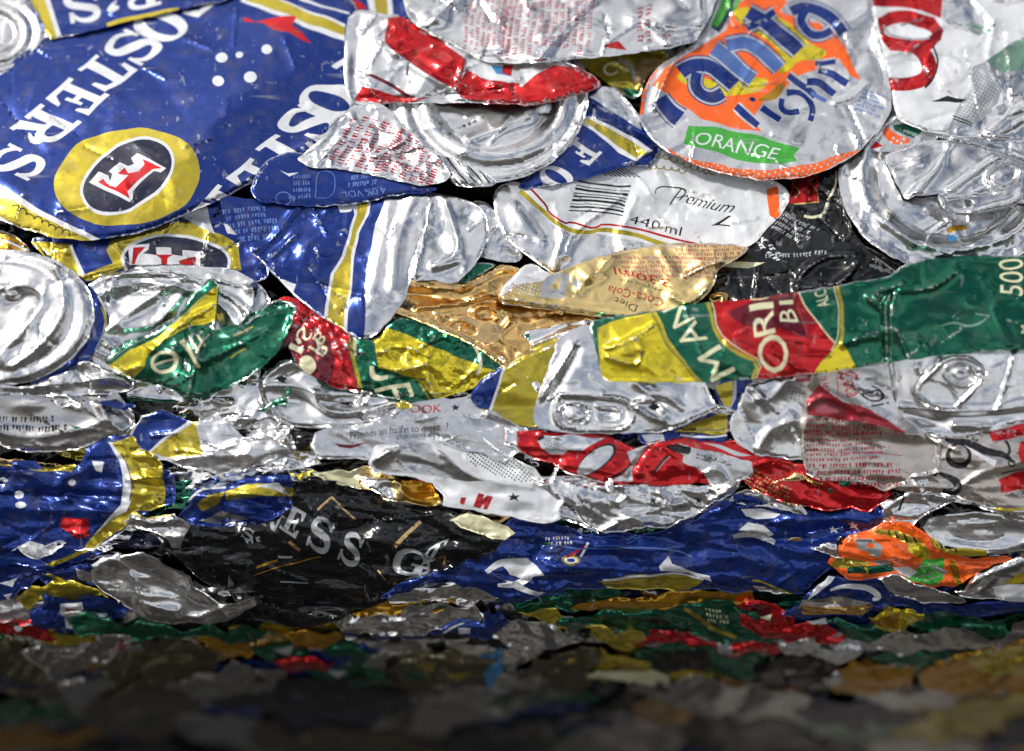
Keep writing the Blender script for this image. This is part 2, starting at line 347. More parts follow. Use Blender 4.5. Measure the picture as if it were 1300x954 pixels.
# ------------------------------------------------------------------ one part = one sheet of pressed metal with its print, rolled edge and back
NP = 0
def sheet(name, outline, lift, base='bare', art=(), feats=(), cr=(2.2, 34, 0, 1), roll=5.0, rw=5.0, thick=9, holes=(), step=None, sm=2,
          warp=2.0, jag=.5, edge=None):
    """outline, art and feats share the face's coordinates; returns (object without parent, its world centre)"""
    global NP
    NP += 1; seed = NP * 37 + 5; rg = random.Random(seed)
    roll *= .38; rw *= .5
    ym = np.mean([p[1] for p in outline]); lowz = min(max((ym - 480) / 120, 0), 1) if not holes else 0
    if ym > 520 and not holes: sm = 0
    ol = smooth(outline, True, sm) if sm else np.asarray(outline, float)
    area = .5 * abs(np.sum(ol[:, 0] * np.roll(ol[:, 1], -1) - ol[:, 1] * np.roll(ol[:, 0], -1)))
    if step is None: step = 3.0 if area > 12000 else 2.5
    ol = resample(ol, step)
    if lowz > 0:
        kk = 7 * lowz * jag / .5
        ol = ol + kk * np.column_stack([facet(ol[:, 0] / 34, ol[:, 1] / 22, seed + 13), .8 * facet(ol[:, 0] / 34, ol[:, 1] / 22, seed + 14)])
    ol = ol + 2.4 * jag * np.column_stack([facet(ol[:, 0] / 15, ol[:, 1] / 15, seed + 3), facet(ol[:, 0] / 15, ol[:, 1] / 15, seed + 4)])
    ol = ol + jag * np.column_stack([vnoise(ol[:, 0] / 6, ol[:, 1] / 6, seed), vnoise(ol[:, 0] / 6, ol[:, 1] / 6, seed + 1)])
    hl = [resample(np.asarray(h, float), step) for h in holes]
    lo, hi = ol.min(0) - 1, ol.max(0) + 1
    V = []; E = []; marks = []
    def add(loop):
        k = len(V); n = len(loop); V.extend(map(tuple, loop)); E.extend((k + i, k + (i + 1) % n) for i in range(n)); marks.append(loop)
    add(ol)
    for h in hl: add(h)
    shapes = []
    for m, loops in art:
        L2 = []
        for l in loops:
            l = resample(l, 5)
            l = l + warp * np.column_stack([vnoise(l[:, 0] / 26, l[:, 1] / 26, seed + 70), vnoise(l[:, 0] / 26, l[:, 1] / 26, seed + 71)])
            L2.append(l)
        al = np.vstack(L2)
        if (al.max(0) < lo).any() or (al.min(0) > hi).any(): continue
        for l in L2: add(l)
        shapes.append((m, L2, al.min(0), al.max(0)))
    cell = step
    occ = set()
    for l in marks:
        q = resample(l, cell * .7) if len(l) > 2 else l
        occ.update(map(tuple, np.floor(q / cell).astype(int)))
    gx, gy = np.meshgrid(np.arange(math.floor(lo[0] / cell), math.ceil(hi[0] / cell) + 1), np.arange(math.floor(lo[1] / cell), math.ceil(hi[1] / cell) + 1))
    gi = np.column_stack([gx.ravel(), gy.ravel()])
    keep = np.array([tuple(g) not in occ for g in gi]); gi = gi[keep]
    gp = (gi + .5) * cell + np.random.RandomState(seed).uniform(-.22, .22, gi.shape) * cell
    gp = gp[inside(gp, [ol])]
    k = len(V); V.extend(map(tuple, gp))
    out = delaunay_2d_cdt([Vector(v) for v in V], E, [], 0, 1e-4, False)
    P = np.array([v[:] for v in out[0]]); F = np.array([f for f in out[2] if len(f) == 3])
    C = P[F].mean(1); ok = inside(C, [ol] + hl); F = F[ok]; C = C[ok]
    used = np.unique(F); mp_ = np.full(len(P), -1); mp_[used] = np.arange(len(used)); P = P[used]; F = mp_[F]
    a, b, c = P[F[:, 0]], P[F[:, 1]], P[F[:, 2]]
    cr2 = (b[:, 0] - a[:, 0]) * (c[:, 1] - a[:, 1]) - (b[:, 1] - a[:, 1]) * (c[:, 0] - a[:, 0])
    fl = cr2 > 0; F[fl] = F[fl][:, ::-1]                      # py points down: this makes them face the camera
    names = [base]; mi = np.zeros(len(F), int)
    for m, L2, l0, l1 in shapes:
        bb = np.where(((C >= l0) & (C <= l1)).all(1))[0]
        if not len(bb): continue
        ins = bb[inside(C[bb], L2)]
        if not len(ins): continue
        if m not in names: names.append(m)
        mi[ins] = names.index(m)
    edges_l = [ol] + hl
    ce = (cr[0] * (.6 if name == 'can_end' else 1) * rg.uniform(.85, 1.2), cr[1] * rg.uniform(.9, 1.5), R(cr[2]), cr[3]) if cr else None
    kinks = []; pleats = []
    if ce:
        for _ in range(int(min(26, area / 1500 * ce[0] / 3))):
            x0, y0 = rg.uniform(lo[0], hi[0]), rg.uniform(lo[1], hi[1]); an = ce[2] + rg.gauss(0, .8 if y0 < 480 else .35); ln = rg.uniform(14, 60)
            kinks.append(([(x0, y0), (x0 + ln * math.cos(an), y0 + ln * math.sin(an))], rg.choice((-1, 1, 1)) * rg.uniform(.3, .8) * ce[0], rg.uniform(1.5, 3.2)))
        if name not in ('pull_tab', 'can_end'):
            for _ in range(int(min(16, area / 2600 * ce[0] / 3))):
                x0, y0 = rg.uniform(lo[0], hi[0]), rg.uniform(lo[1], hi[1]); an = ce[2] + rg.gauss(0, .9 if y0 < 480 else .3); ln = rg.uniform(20, 75)
                pleats.append(('p', (x0, y0), (x0 + ln * math.cos(an), y0 + ln * math.sin(an)), rg.choice((-1, 1)) * rg.uniform(.5, 1.1) * ce[0], rg.uniform(5, 14)))
    def height(x, y):
        h = np.zeros(x.shape)
        if ce:
            h += crumple(x, y, ce[0] * 1.1, ce[1], ce[2], ce[3], seed) 
            h += np.clip(vnoise(x / 46, y / 46, seed + 61) * 1.6, 0, .75) * crumple(x, y, ce[0] * .6, max(ce[1] * .36, 6), ce[2] + .9, ce[3], seed + 9)
            for (kp, ka, kw) in kinks: h += feature(x, y, ('r', kp, ka, kw))
            for pl in pleats: h += feature(x, y, pl)
            z = np.clip((y - 480) / 150, 0, 1)
            if z.max() > 0:      # the pressed folds run level and get sharper towards the bottom of the bale
                h += z * (crumple(x, y, ce[0] ** 1.25 * 1.5, 19, ce[2] * .5, 3.0, seed + 19) + .3 * crumple(x, y, ce[0] * 1.1, 9, ce[2] * .5 + .3, 2.2, seed + 29))
        for f in feats: h += feature(x, y, f)
        d = np.full(x.shape, 1e9)
        for l in edges_l: d = np.minimum(d, segdist(x, y, l, True))
        t = np.clip(1 - d / rw, 0, 1)
        k = np.clip(.55 + 1.5 * vnoise(x / 38, y / 38, seed + 90), 0, 1.35)      # an edge is curled in some places and cut flat in others
        return h * np.clip(d / (rw * 1.6), .4, 1) - roll * k * t * t
    x, y = P[:, 0], P[:, 1]; e = .8
    W = world(x, y, lift + height(x, y)); Wx = world(x + e, y, lift + height(x + e, y)); Wy = world(x, y + e, lift + height(x, y + e))
    nr = np.cross(Wx - W, Wy - W); nr /= np.linalg.norm(nr, axis=1)[:, None] + 1e-12
    nr = -nr
    q = 1.6; h0 = height(x, y)                               # paint cracks and rubs off where the metal is bent sharply
    wear = np.abs(height(x + q, y) + height(x - q, y) - 2 * h0) + np.abs(height(x, y + q) + height(x, y - q) - 2 * h0)
    wear = np.clip((wear - .6) / 1.6, 0, 1) * (1 - .75 * np.clip((y - 480) / 120, 0, 1))
    # boundary edges -> rolled skirt and back
    ed = {}
    for f in F:
        for i in range(3):
            ed[(f[i], f[(i + 1) % 3])] = 1
    bd = [(i, j) for (i, j) in ed if (j, i) not in ed]
    bv = sorted({i for e_ in bd for i in e_}); bi = {v: n for n, v in enumerate(bv)}
    nrm2 = np.zeros((len(bv), 2))
    for i, j in bd:
        t = P[j] - P[i]; n2 = np.array([-t[1], t[0]])
        nrm2[bi[i]] += n2; nrm2[bi[j]] += n2
    nrm2 /= np.linalg.norm(nrm2, axis=1)[:, None] + 1e-9
    # outward in world: x right, z up = -py
    cen = P[bv] + nrm2 * 1.0; 
    test = inside(cen, [ol] + hl)
    sgn = np.where(test.mean() > .5, -1., 1.); nrm2 *= sgn
    Bp = P[bv]; nf = len(P); n_b = len(bv)
    hb = height(Bp[:, 0], Bp[:, 1])
    r0 = W[bv]; in1 = Bp - nrm2 * 1.2
    r1 = world(Bp[:, 0], Bp[:, 1], lift + hb - thick * .45); r2_ = world(in1[:, 0], in1[:, 1], lift + hb - thick)
    on = np.column_stack([nrm2[:, 0], -nrm2[:, 1] * SP, -nrm2[:, 1] * CP])
    VV = np.vstack([W, r0, r1, r2_]); NN = np.vstack([nr, on, on, on])
    faces = [tuple(f) for f in F.tolist()]; mats_ = mi.tolist()
    be = edge or base
    if be not in names: names.append(be)
    bm_ = names.index(be)
    for i, j in bd:
        a0, b0 = nf + bi[i], nf + bi[j]
        for kx in (0, 1):
            faces.append((b0 + kx * n_b, a0 + kx * n_b, a0 + (kx + 1) * n_b, b0 + (kx + 1) * n_b)); mats_.append(bm_)
    cw = W.mean(0)
    me = bpy.data.meshes.new(name); me.from_pydata((VV - cw).tolist(), [], faces)
    me.polygons.foreach_set('material_index', mats_); me.polygons.foreach_set('use_smooth', [True] * len(faces))
    for n in names: me.materials.append(MATS[n])
    me.update(); me.normals_split_custom_set_from_vertices([tuple(v) for v in NN])
    at = me.attributes.new('wear', 'FLOAT', 'POINT'); at.data.foreach_set('value', np.concatenate([wear, np.full(3 * n_b, .05)]))
    o = bpy.data.objects.new(name, me); COL.objects.link(o); o.location = cw
    return o
NT = 0
def thing(label, *parts, cat='crushed can', name='crushed_can', group='crushed drinks cans pressed into the bale'):
    """one crushed can; parts are (name, kwargs of sheet)"""
    global NT
    NT += 1
    if len(parts) == 1:
        o = sheet(name, **parts[0][1])
    else:
        kids = [sheet(n, **k) for n, k in parts]
        o = bpy.data.objects.new(name, None); COL.objects.link(o); o.empty_display_size = .01
        o.location = kids[0].location
        for c in kids: c.location = c.location - o.location; c.parent = o
    o['label'] = label; o['category'] = cat
    if group: o['group'] = group
    return o
def B(**k): return ('can_body', k)
def END(**k): return ('can_end', k)
def TAB(**k): return ('pull_tab', k)

# ================================================================== ground and the packed inside of the bale
def ground():
    me = bpy.data.meshes.new('ground'); s = 120
    me.from_pydata([(-s, -s, 0), (s, -s, 0), (s, s, 0), (-s, s, 0)], [], [(0, 1, 2, 3)])
    m = bpy.data.materials.new('reflection_ground'); m.use_nodes = True; t = m.node_tree; b = t.nodes['Principled BSDF']
    n = t.nodes.new('ShaderNodeTexNoise'); n.inputs['Scale'].default_value = 400; n.inputs['Detail'].default_value = 6
    r = t.nodes.new('ShaderNodeValToRGB'); r.color_ramp.elements[0].color = (.004, .0037, .0034, 1); r.color_ramp.elements[1].color = (.15, .135, .115, 1); r.color_ramp.elements[0].position = .48; r.color_ramp.elements[1].position = .64  # unseen ground; dark and pale patches added to streak the metal's reflections
    t.links.new(n.outputs[0], r.inputs[0]); t.links.new(r.outputs[0], b.inputs['Base Color']); b.inputs['Roughness'].default_value = .9
    me.materials.append(m); o = bpy.data.objects.new('ground', me); COL.objects.link(o); o['kind'] = 'structure'
ground()
core = sheet('gap_shade_core', [(-90, -90), (1390, -90), (1390, 1040), (-90, 1040)], -34, 'black', feats=[], cr=(16, 46, 8, 2.2), roll=2, thick=240, step=9, sm=0)  # black backing sheet: the shade of the gaps is put into its colour
core['kind'] = 'stuff'; core['label'] = 'packed metal coloured black for the shade in the gaps between the crushed cans'; core['category'] = 'packed metal'

# ================================================================== top left: blue lager cans
G = []   # printed patches
K1 = 'white'
thing('round silver can base with rings at the top left corner',
  B(outline=ell(-8, 42, 68, 54, 0, 24), lift=36, base='bare', cr=(1.6, 20, 0, 1), sm=1,
    feats=[('e', -10, 42, 66, 52, 0, [(0, -4), (.45, -6), (.56, 3), (.68, 4), (.78, -2), (.9, 2), (1, 0)])]))
f_ = []
f_ += [A('gold', ta((110, -60), (198, -60), (285, 182), (235, 205), (210, 120))[0:5]), A('white', ta((194, -60), (222, -60), (306, 180), (284, 186)))]
f_ += glyph(K1, 'S', ta((485, -55))[0], np.array((-48, 6)), np.array((4, 40))) + glyph(K1, "'", ta((590, -60))[0], np.array((-26, 4)), np.array((3, 30)))
f_ += glyph(K1, 'R', ta((770, -110))[0], np.array((-44, 10)), np.array((4, 36)))
f_ += [A('gold', ta((520, 112), (700, 72), (865, 36), (868, 58), (700, 96), (528, 140)))]  # gold line with the fold edge's highlight painted in
thing('blue lager can edge with inverted white lettering above the big blue can',
  B(outline=ta((95, -80), (140, 0), (228, 196), (300, 182), (520, 132), (860, 46), (1130, 0), (1180, -80)), lift=46, base='blue', art=f_, cr=(1.2, 40, 0, 1), roll=6, rw=6, sm=1))

a_ = []
a_ += [A('gold', te((-80, 60), (0, 82), (130, 152), (300, 247), (480, 330), (420, 345), (300, 327), (150, 292), (0, 217), (-80, 190))),
       A('white', te((-80, 30), (0, 62), (140, 140), (310, 236), (500, 322), (455, 330), (290, 252), (120, 164), (0, 92), (-80, 60))),
       A('bare', te((-80, 185), (0, 212), (150, 290), (330, 328), (330, 380), (100, 360), (-80, 270)))]
a_ += scribble('black', te((345, 300))[0], te((35, 150))[0], 11, 9, 1.7, 5)
def W1(ch, o, xv, yv, fr=(0, 0)): return glyph(K1, ch, (fr[0] + o[0] / 3.815, fr[1] + o[1] / 3.815), np.array(xv) / 3.815, np.array(yv) / 3.815)
a_ += W1('F', (880, -95), (-140, 105), (200, 90)) + W1('O', (752, 22), (-158, 112), (205, 92)) + W1('S', (622, 130), (-145, 112), (190, 88))
a_ += W1('T', (502, 243), (-160, 114), (170, 92)) + W1('E', (335, 375), (-128, 112), (202, 90)) + W1('R', (198, 500), (-150, 122), (196, 92))
a_ += W1("'", (70, 575), (-85, 66), (185, 86)) + W1('S', (58, 690), (-140, 116), (190, 90))
a_ += W1('F', (470, 262), (-140, 108), (215, 100), (320, 0)) + W1('O', (352, 372), (-175, 128), (222, 106), (320, 0)) + W1('S', (248, 488), (-158, 122), (212, 100), (320, 0))
a_ += W1('T', (148, 628), (-170, 122), (205, 100), (320, 0)) + W1('E', (1208, 762), (-124, 116), (200, 96)) + W1('R', (1060, 895), (-140, 122), (196, 92))
for x, y, r in ((1070, 280, 27), (1155, 270, 19), (1052, 389, 28), (1213, 380, 30), (1296, 245, 26)): a_.append(A('white', ell(x / 3.815, y / 3.815, r / 3.815, r / 4.2, 0, 12)))
a_ += [A('gold', ell(161.5, 225, 94, 61, -8, 48)), A('white', ell(161.2, 224.4, 65, 41.5, -33, 40)), A('navy', ell(161.2, 224.4, 61, 37.5, -33, 40)),
       A('white', z1((340, 512), (405, 432), (488, 462), (500, 505), (520, 450), (488, 432), (595, 352), (660, 385), (700, 370), (680, 322), (725, 288), (948, 400), (905, 436), (855, 425), (695, 590), (688, 655), (655, 680))),
       A('red', z1((405, 508), (445, 482), (475, 520), (545, 560), (655, 462), (565, 450), (635, 396), (655, 445), (735, 430), (775, 372), (758, 332), (915, 400), (845, 412), (640, 595), (658, 652))),
       A('white', z1((490, 536), (520, 500), (560, 470), (575, 452), (648, 462), (545, 558)))]
a_ += [A('white', tb((-40, -20), (60, -30), (450, 118), (450, 205), (400, 190), (-60, 5))), A('gold', tb((-30, -14), (70, -22), (450, 134), (450, 180), (-40, -2))),
       A('white', tb((240, -8), (470, 58), (474, 70), (232, 4))),
       A('red', tb((-40, 85), (20, 108), (90, 92), (150, 85), (215, 82), (192, 128), (240, 158), (294, 216), (250, 202), (180, 162), (110, 150), (60, 112), (-40, 108)))]
thing('large flattened blue lager can with white slab letters and round gold emblem',
  B(outline=[(-60, 110), (-20, 100), (0, 92), (30, 66), (62, 44), (140, 20), (290, -14), (440, -30), (470, 60), (462, 120), (440, 150), (392, 188), (372, 203), (330, 226), (285, 252), (240, 270), (208, 286), (172, 298), (140, 303), (100, 306), (50, 299), (0, 278), (-60, 262)],
    lift=34, base='blue', art=a_, cr=(1.5, 70, 20, 1), sm=2, roll=7, rw=8,
    feats=[('s', (-20, 262), (130, 312), 5, 18), ('r', te((280, 190), (430, 170)), 2.5, 3), ('r', ta((560, 140), (880, 560)), -1.2, 12), ('b', 330, 110, 60, 40, -20, 4), ('r', [(300, 240), (395, 180)], 2, 6),
           ('r', ta((700, 330), (800, 380)), 1.2, 2), ('b', 20, 240, 40, 20, 30, 4), ('r', tb((160, 190), (210, 330)), 1.4, 3)]))
thing('sliver of blue and gold striped can above the red and silver can',
  B(outline=tb((180, -60), (240, -10), (440, 60), (500, 100), (770, 120), (745, -60)), lift=26, base='blue', cr=(1.5, 30, 0, 1),
    art=[A('red', tb((440, -10), (520, 0), (560, 40), (500, 50))), A('white', tb((550, -60), (582, -60), (604, 80), (574, 80))), A('gold', tb((582, -60), (648, -60), (664, 80), (604, 80))), A('white', tb((648, -60), (668, -60), (690, 90), (664, 90)))]))
a_ = [A('red', tb((650, 85), (720, 78), (800, 130), (860, 165), (920, 190), (1034, 290), (1012, 400), (980, 432), (900, 405), (800, 345), (700, 262), (648, 205))),
      A('red', tb((1040, 335), (1130, 385), (1290, 400), (1290, 430), (1010, 466), (985, 440))),
      A('red', tcc((-10, 400), (80, 418), (150, 360), (250, 318), (340, 316), (520, 410), (400, 460), (160, 530), (-10, 510))),
      A('red', tb((1000, 470), (1150, 440), (1300, 438), (1300, 530), (1150, 505))), A('red', tb((495, 490), (530, 420), (600, 436), (700, 462), (870, 478), (650, 508))),
      A('maroon', tb((555, 362), (590, 362), (800, 470), (770, 474))),
      A('white', tb((1040, 285), (1220, 310), (1264, 384), (1160, 392), (1040, 332))), A('sky_blue', tb((1165, 312), (1228, 318), (1252, 366), (1190, 356))),
      A('red', tcc((0, 312), (50, 310), (30, 365), (-10, 350))), A('pearl', tb((590, 240), (720, 290), (980, 430), (900, 460), (700, 420), (560, 330)))]
thing('silver can with a broad red band crushed beside the big blue can',
  B(outline=[(443, 16), (462, 12), (493, 20), (508, 19), (527, 34), (560, 46), (590, 60), (645, 72), (705, 76), (728, 81), (771, 107), (742, 118), (682, 136), (640, 132), (560, 131), (488, 131), (446, 134), (438, 110), (436, 60)],
    lift=46, base='bare', art=a_, cr=(4.5, 26, 20, 1.5),
    feats=[('s', (470, 0), (462, 140), 5, 14), ('r', tb((620, 200), (820, 360), (1000, 440)), 7, 5), ('r', tb((500, 480), (800, 480), (1000, 460), (1200, 440)), -5, 4), ('b', 560, 80, 26, 12, 30, 6), ('r', tb((1030, 280), (980, 440)), 4, 3), ('b', 452, 90, 8, 30, 0, -4)]))
a_ = rows('rose', tb((1290, -10))[0], (-14, 84), (-62, -10), 9, 3.8, 3) + rows('rose', tcc((440, -5))[0], (-8, 76), (-118, 6), 13, 3.8, 4)
a_ += rows('rose', tcc((720, 20))[0], (0, 52), (-24, 4), 2, 6, 8) + text('rose', 'e', tcc((770, 190))[0], tcc((825, 170))[0], (0, -11)) + [A('red', tcc((480, 225), (560, 205), (592, 250), (520, 240)))]
thing('silver can panel with columns of red small print at the top edge',
  B(outline=[(505, -40), (512, 0), (517, 20), (530, 36), (560, 50), (592, 66), (610, 78), (640, 81), (690, 80), (760, 73), (840, 63), (884, 55), (890, 42), (905, 18), (920, -40)],
    lift=58, base='bare', art=a_, cr=(3.6, 34, 60, 1.4), roll=6, rw=6,
    feats=[('r', tcc((170, 290), (300, 130), (430, 0)), 8, 5), ('r', tb((850, 120), (960, 20), (1000, -40)), 7, 6), ('b', 600, 12, 14, 16, 0, -7), ('b', 556, 24, 16, 12, 0, 6), ('r', tcc((620, 90), (820, 130), (1000, 110)), 5, 5), ('r', tcc((700, 240), (900, 200)), 4, 4), ('b', 850, 20, 30, 14, -20, 6)]))
RING = [(0, -6), (.35, -5), (.6, 2), (.68, 8), (.76, 7), (.84, -3), (.92, 1), (1, 5), (1.1, 0)]
thing('upturned silver can base with concentric rings under the red band',
  B(outline=ell(620, 120, 128, 113, -3, 32), lift=36, base='bare', sm=1, cr=(2.6, 30, -20, 1.6),
    feats=[('e', 628, 118, 124, 112, -3, [(0, -8), (.35, -7), (.62, -2), (.70, 7), (.78, 5), (.86, -2), (.94, 3), (1, 0)]), ('r', tb((1050, 680), (1200, 620), (1340, 560)), 9, 7), ('b', 690, 150, 22, 12, -40, -8), ('b', 640, 190, 60, 12, 0, 3)]))
a_ = rows('drab', tb((360, 770))[0], (40, -66), (70, 18), 6, 4.6, 11, .9) + rows('drab', tb((620, 830))[0], (30, -62), (66, 22), 6, 4.2, 12, .9)
thing('small silver triangle of can with diagonal red print beneath the silver fold',
  B(outline=[(440, 140), (455, 131), (487, 130), (512, 158), (540, 188), (560, 203), (572, 218), (568, 232), (540, 236), (510, 232), (470, 222), (420, 213), (395, 215), (374, 203), (385, 195), (420, 165)],
    lift=50, base='bare', art=a_, cr=(4.2, 17, 60, 1.2), feats=[('r', tb((600, 760), (740, 680)), 6, 4), ('r', tb((470, 620), (330, 780)), 4, 3)]))
a_ = [A('black', stroke(tb((810 + i * 42, 742 + i * 6), (930 + i * 38, 905 - i * 4)), 1.9)) for i in range(0, 7)]
thing('narrow pleated silver fold of can right of the red printed triangle',
  B(outline=[(526, 196), (552, 190), (590, 208), (634, 228), (625, 238), (600, 238), (575, 236), (566, 222)], lift=44, base='bare', art=a_, cr=(3, 14, 50, 2), feats=[('c', 4, 7, 35, 6, 9)]))
a_ = [A('bare', tcc((410, 470), (500, 400), (560, 440), (650, 545), (660, 630), (600, 590), (500, 520))),
      A('white', tcc((384, 556), (440, 566), (570, 640), (716, 728), (640, 782), (560, 745), (440, 632), (384, 600))), A('gold', tcc((384, 568), (430, 578), (560, 655), (694, 742), (640, 768), (560, 718), (440, 616), (384, 584)))]
a_ += glyph(K1, 'F', tcc((350, 662))[0], np.array((-20, 20)), np.array((34, 20))) + glyph(K1, 'O', tcc((250, 790))[0], np.array((-28, 16)), np.array((30, 20)))
thing('blue lager can corner with gold stripe and white letters right of the silver base',
  B(outline=tcc((380, 440), (520, 410), (560, 440), (640, 535), (700, 620), (765, 690), (722, 806), (600, 802), (450, 852), (260, 892), (60, 925), (90, 870), (200, 800), (330, 640)), lift=24, base='blue', art=a_, cr=(3.4, 26, 35, 2), sm=1,
    feats=[('r', tcc((420, 560), (700, 745)), 3, 3), ('r', tcc((600, 800), (760, 690)), 5, 4), ('r', tcc((440, 500), (740, 700)), -4, 5)]))
thing('gold and green can fragment with cream letter in the gap below the top panel',
  B(outline=[(720, 72), (760, 66), (850, 60), (845, 84), (818, 100), (812, 128), (790, 120), (765, 100)], lift=8, base='gold', cr=(5, 16, 30, 1.3),
    art=[A('brass', tcc((640, 290), (800, 290), (700, 420), (620, 400))), A('green', tcc((560, 420), (640, 430), (700, 520), (600, 480))), A('grey', stroke(tcc((560, 285), (620, 330), (630, 390)), 4))] + text('cream', 'C', tcc((490, 370))[0], tcc((555, 350))[0], (-3, -16))))

# ================================================================== orange soft drink can
o_ = [A('orange', *[[(829, 108), (842, 88), (880, 64), (905, 50), (922, 38), (928, 25), (936, 4), (960, -6), (990, -8), (1000, 4), (990, 14), (1000, 20), (1040, 30), (1060, 42), (1074, 60), (1082, 80), (1092, 103), (1080, 96), (1066, 76), (1048, 82), (1034, 90), (1010, 96), (998, 110), (985, 124), (970, 128), (962, 140), (958, 152), (968, 168), (925, 160), (890, 150), (868, 135), (850, 120)]]),
      As('yellow', [(853, 98), (880, 112), (905, 124), (950, 122), (972, 112), (975, 100), (945, 100), (920, 108), (890, 100), (870, 88)]),
      As('yellow', [(940, 8), (975, 14), (1000, 28), (1015, 45), (1030, 58), (1055, 66), (1040, 76), (1015, 78), (1000, 92), (985, 96), (992, 70), (975, 50), (945, 34), (930, 22)]),
      As('amber', [(958, 130), (975, 118), (1000, 100), (990, 122), (975, 128)])]
def let(paths, wo, wi):
    return [A('blue', stroke(p, w_ * 1.12 + wo + 3)) for p, w_ in paths] + [A('pearl', stroke(p, w_ * 1.12 + wo)) for p, w_ in paths] + [A('lblue' if wi else 'blue', stroke(p, w_ * 1.12)) for p, w_ in paths]
o_ += let([([(838, 126), (850, 140), (864, 150)], 17)], 6, 0)
o_ += let([([(864, 91), (880, 82), (902, 84), (918, 97), (932, 110)], 15), ([(884, 92), (880, 108), (889, 122), (904, 126), (918, 119)], 12)], 5, 0)
o_ += let([([(906, 62), (922, 72), (940, 92), (955, 102)], 15), ([(922, 58), (944, 52), (962, 60), (976, 74), (989, 88)], 14)], 5, 1)
o_ += let([([(950, 16), (972, 28), (990, 44), (1014, 67)], 15), ([(948, 36), (966, 26), (984, 15)], 8)], 5, 0)
o_ += let([([(1004, 16), (1022, 8), (1044, 14), (1060, 28), (1072, 44)], 12), ([(1022, 14), (1014, 28), (1026, 44), (1042, 47), (1056, 40)], 10)], 5, 0)
o_ += [A('orange', ell(1038, 33, 5, 6, 0, 10))]
o_ += [A('navy', tcc((1050, 30), (1110, -30), (1135, -30), (1110, 60), (1040, 160), (1000, 130))), A('lgreen', tcc((1070, -30), (1100, -30), (1095, 40), (1030, 130), (1000, 115))), A('lgreen', tcc((1120, -30), (1160, -30), (1130, 50), (1110, 70)))]
for p, w_ in (([(936, 136), (950, 148), (964, 160)], 7), ([(967, 137), (978, 144), (991, 153)], 7), ([(998, 118), (1012, 116), (1026, 124), (1034, 138), (1028, 154)], 7), ([(992, 124), (990, 136), (1000, 144), (1014, 142)], 6),
              ([(1000, 96), (1016, 106), (1036, 122)], 7), ([(1024, 104), (1042, 106), (1060, 120)], 8), ([(1040, 90), (1058, 94), (1076, 106)], 8), ([(1036, 80), (1062, 80)], 5)):
    o_ += [A('pearl', stroke(p, w_ + 6)), A('blue', stroke(p, w_ + 1.2))]
o_ += [A('blue', ell(955, 127, 4, 3, 20, 8)), A('lblue', stroke([(1030, 118), (1050, 128)], 5))]
o_ += [A('lgreen', [(874, 158), (905, 160), (960, 172), (1017, 188), (1008, 198), (1012, 206), (994, 210), (960, 208), (935, 202), (868, 183)])]
o_ += [A('white', l) if 0 else (('white', l)) for l in [t[1] for t in text('white', 'ORANGE', (880, 183), (988, 205), (4, -17), .15, .09)]]
o_ += [A('orange', stroke([(848, 190), (870, 205), (900, 215), (940, 223), (975, 226), (1010, 221), (1040, 214), (1075, 198), (1092, 190)], [2, 8, 14, 17, 17, 16, 14, 9, 2]))]
o_ += dots('pearl', stroke([(858, 196), (900, 214), (940, 221), (975, 224), (1010, 219), (1040, 212), (1080, 194)], [8, 13, 14, 14, 14, 12, 8]), 6, 1.7)
o_ += [A('orange', stroke([(834, 86), (822, 104), (815, 126), (814, 146)], 6))] + [A('pearl', stroke([(826 - i, 94 + i * 9), (818 - i, 92 + i * 9)], 2.5)) for i in range(5)]
o_ += rows('lblue', td((520, 430))[0], (36, 9), (-14, 30), 6, 3, 9)
thing('silver orange drink can with blue lettering, orange splash and green banner',
  B(outline=[(920, -40), (905, 20), (888, 50), (862, 68), (830, 90), (816, 115), (811, 140), (816, 165), (834, 184), (856, 198), (900, 216), (940, 226), (978, 230), (1020, 226), (1052, 216), (1085, 198), (1112, 172), (1128, 150), (1133, 130), (1128, 95), (1118, 60), (1110, 20), (1104, -40)],
    lift=44, base='pearl', art=o_, cr=(3.6, 30, 30, 1), roll=7, rw=8, edge='bare',
    feats=[('r', z2((200, 880), (290, 600), (400, 440), (530, 340)), 7, 4), ('r', z3((1000, 50), (850, 180), (740, 190)), 6, 7), ('r', z3((700, 830), (850, 790), (960, 690)), 5, 3), ('b', 970, 160, 90, 50, 10, 6), ('b', 1095, 60, 16, 26, 20, -7),
           ('r', z2((650, 320), (900, 280), (1090, 320), (1290, 300)), 4, 5), ('r', z3((1000, 400), (1100, 560), (1130, 640)), -5, 5)]))
